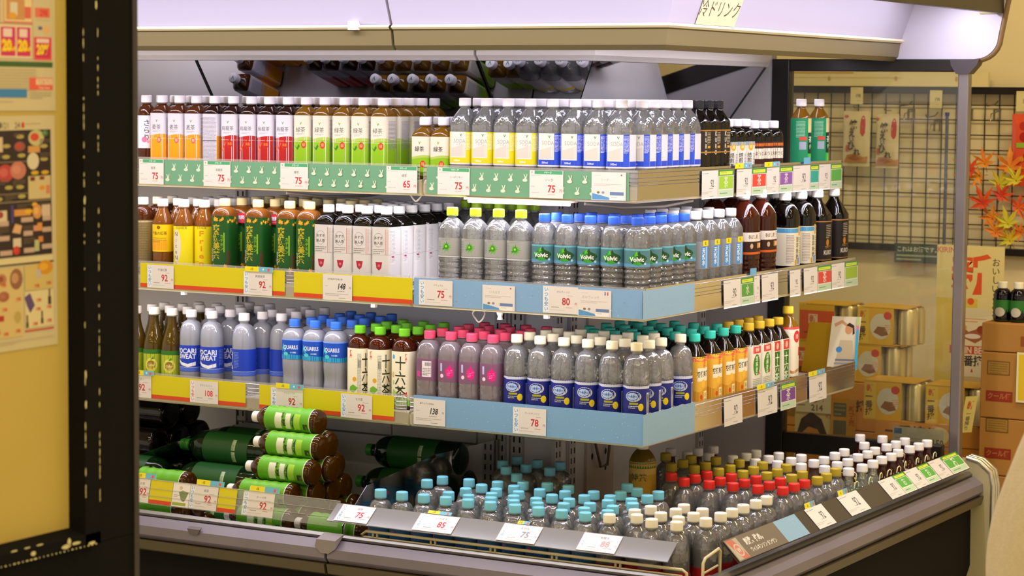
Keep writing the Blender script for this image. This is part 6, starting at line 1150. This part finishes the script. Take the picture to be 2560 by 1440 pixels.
# head details: hair and face
mb = MB(); hc = H0+ax*.46+Vector((0, 0, .60))
for i, (dx, dy, dz, r_) in enumerate([(-.015, 0, .02, .098), (-.045, 0, -.015, .085), (-.05, 0, -.05, .06)]):
    vs = [tuple(hc+ax*(dx+r_*cos(a)*cos(b))+bx*(dy+r_*.86*cos(a)*sin(b))+Vector((0, 0, dz+r_*sin(a)))) for a in [(-.35+j*.26)*1. for j in range(8)] for b in [k*2*pi/14 for k in range(14)]]
    mb.add(vs, [(j*14+k, j*14+(k+1) % 14, (j+1)*14+(k+1) % 14, (j+1)*14+k) for j in range(7) for k in range(14)], M('1c1410', .5, bump=.4, bscale=80))
o = mb.build('hair', PER, smooth=60); o.matrix_parent_inverse = pm2
mb = MB()
for s_ in (-1, 1):
    c_ = hc+ax*.064+bx*.030*s_+Vector((0, 0, -.02)); mb.lathe([(-.004, .001), (-.003, .007), (0, .009), (.003, .007), (.004, .001)], M('201812', .3), 10, None, tuple(c_))
    c_ = hc+bx*.08*s_+Vector((0, 0, -.03)); mb.lathe([(-.03, .003), (-.02, .009), (0, .012), (.02, .012), (.03, .004)], SKN, 8, None, tuple(c_))
mb.tube([hc+ax*.062+Vector((0, 0, -.012)), hc+ax*.082+Vector((0, 0, -.045)), hc+ax*.064+Vector((0, 0, -.05))], .008, SKN, 8); mb.tube([hc+ax*.060+bx*(-.02)+Vector((0, 0, -.072)), hc+ax*.068+Vector((0, 0, -.07)), hc+ax*.060+bx*.02+Vector((0, 0, -.072))], .004, M('8a4a3c', .5), 6)
o = mb.build('face', PER, smooth=60); o.matrix_parent_inverse = pm2
# loose knit top: rings of cloth round the spine, folds running down
KN = M('cdbd98', .9, name='cream_knit', bump=.35, bscale=240, noise=(60, 'c8b892', .4, .6))
rings = [(.02, .60, .215, .26), (.015, .70, .215, .255), (.01, .80, .205, .25), (.02, .90, .190, .235), (.05, 1.00, .180, .225), (.11, 1.10, .172, .22), (.18, 1.19, .158, .215), (.25, 1.27, .13, .20), (.30, 1.325, .09, .13), (.325, 1.35, .065, .08)]
mb = MB(); n = 56; vs = []
for j, (a, z, rx, ry) in enumerate(rings):
    for i in range(n):
        t = 2*pi*i/n; fo_ = 1+(.035*sin(5*t+z*9)+.022*sin(11*t-z*14)+.012*sin(17*t+z*30))*(1-j/10)
        vs.append(Q(a+rx*cos(t)*fo_, ry*sin(t)*fo_, z+.02*sin(3*t)*(1 if j < 2 else 0)))
mb.add(vs, [(j*n+i, j*n+(i+1) % n, (j+1)*n+(i+1) % n, (j+1)*n+i) for j in range(len(rings)-1) for i in range(n)], KN)
o = mb.build('knit_top', PER, smooth=80); o.matrix_parent_inverse = pm2; s_ = o.modifiers.new('sub', 'SUBSURF'); s_.levels = 1; s_.render_levels = 2
for s_ in (-1, 1):
    me_ = skin('sleeve', [Q(.22, .14*s_, 1.26), Q(.26, .20*s_, 1.15), Q(.30, .215*s_, 1.00), Q(.35, .20*s_, .94)], [(0, 1), (1, 2), (2, 3)], [.085, .08, .075, .06], KN)
    me_ = skin('trouser_leg', [Q(0, .085*s_, .84), Q(.03, .10*s_, .45), Q(.0, .10*s_, .12)], [(0, 1), (1, 2)], [.115, .09, .075], M('3a3630', .8))
    mb = MB(); mb.box(Q(-.05, .10*s_-.0, .001), tuple(Vector(Q(.0, .10*s_, .0))+Vector((.15, .09, .075))), M('2a2622', .5)); o = mb.build('shoe', PER, bevel=.02); o.matrix_parent_inverse = pm2
# curved line of eyelets in the knit, as on the shoulder seam
mb = MB()
for i in range(16):
    t = i/15; a = at_z; p = Vector(Q(-.10+.16*t, -.17-.0*t, 1.06-.14*t))
    # eyelets sit on the side of the top that faces the aisle
    ang = pi+.95-.25*t; z = 1.075-.12*t; a_ = .08-.05*t; p = Vector(Q(a_+.186*cos(ang), .232*sin(ang), z)); mb.lathe([(-.003, .0035), (.003, .0035)], M('8a7a5c', .9), 8, None, tuple(p))
o = mb.build('eyelet_seam', PER); o.matrix_parent_inverse = pm2
# drop prototypes that were never placed
for k_, (t, h, r, _) in KD.items():
    if not USED.get(k_):
        for c_ in KIDS[t.name]: bpy.data.objects.remove(c_)
        bpy.data.objects.remove(t)
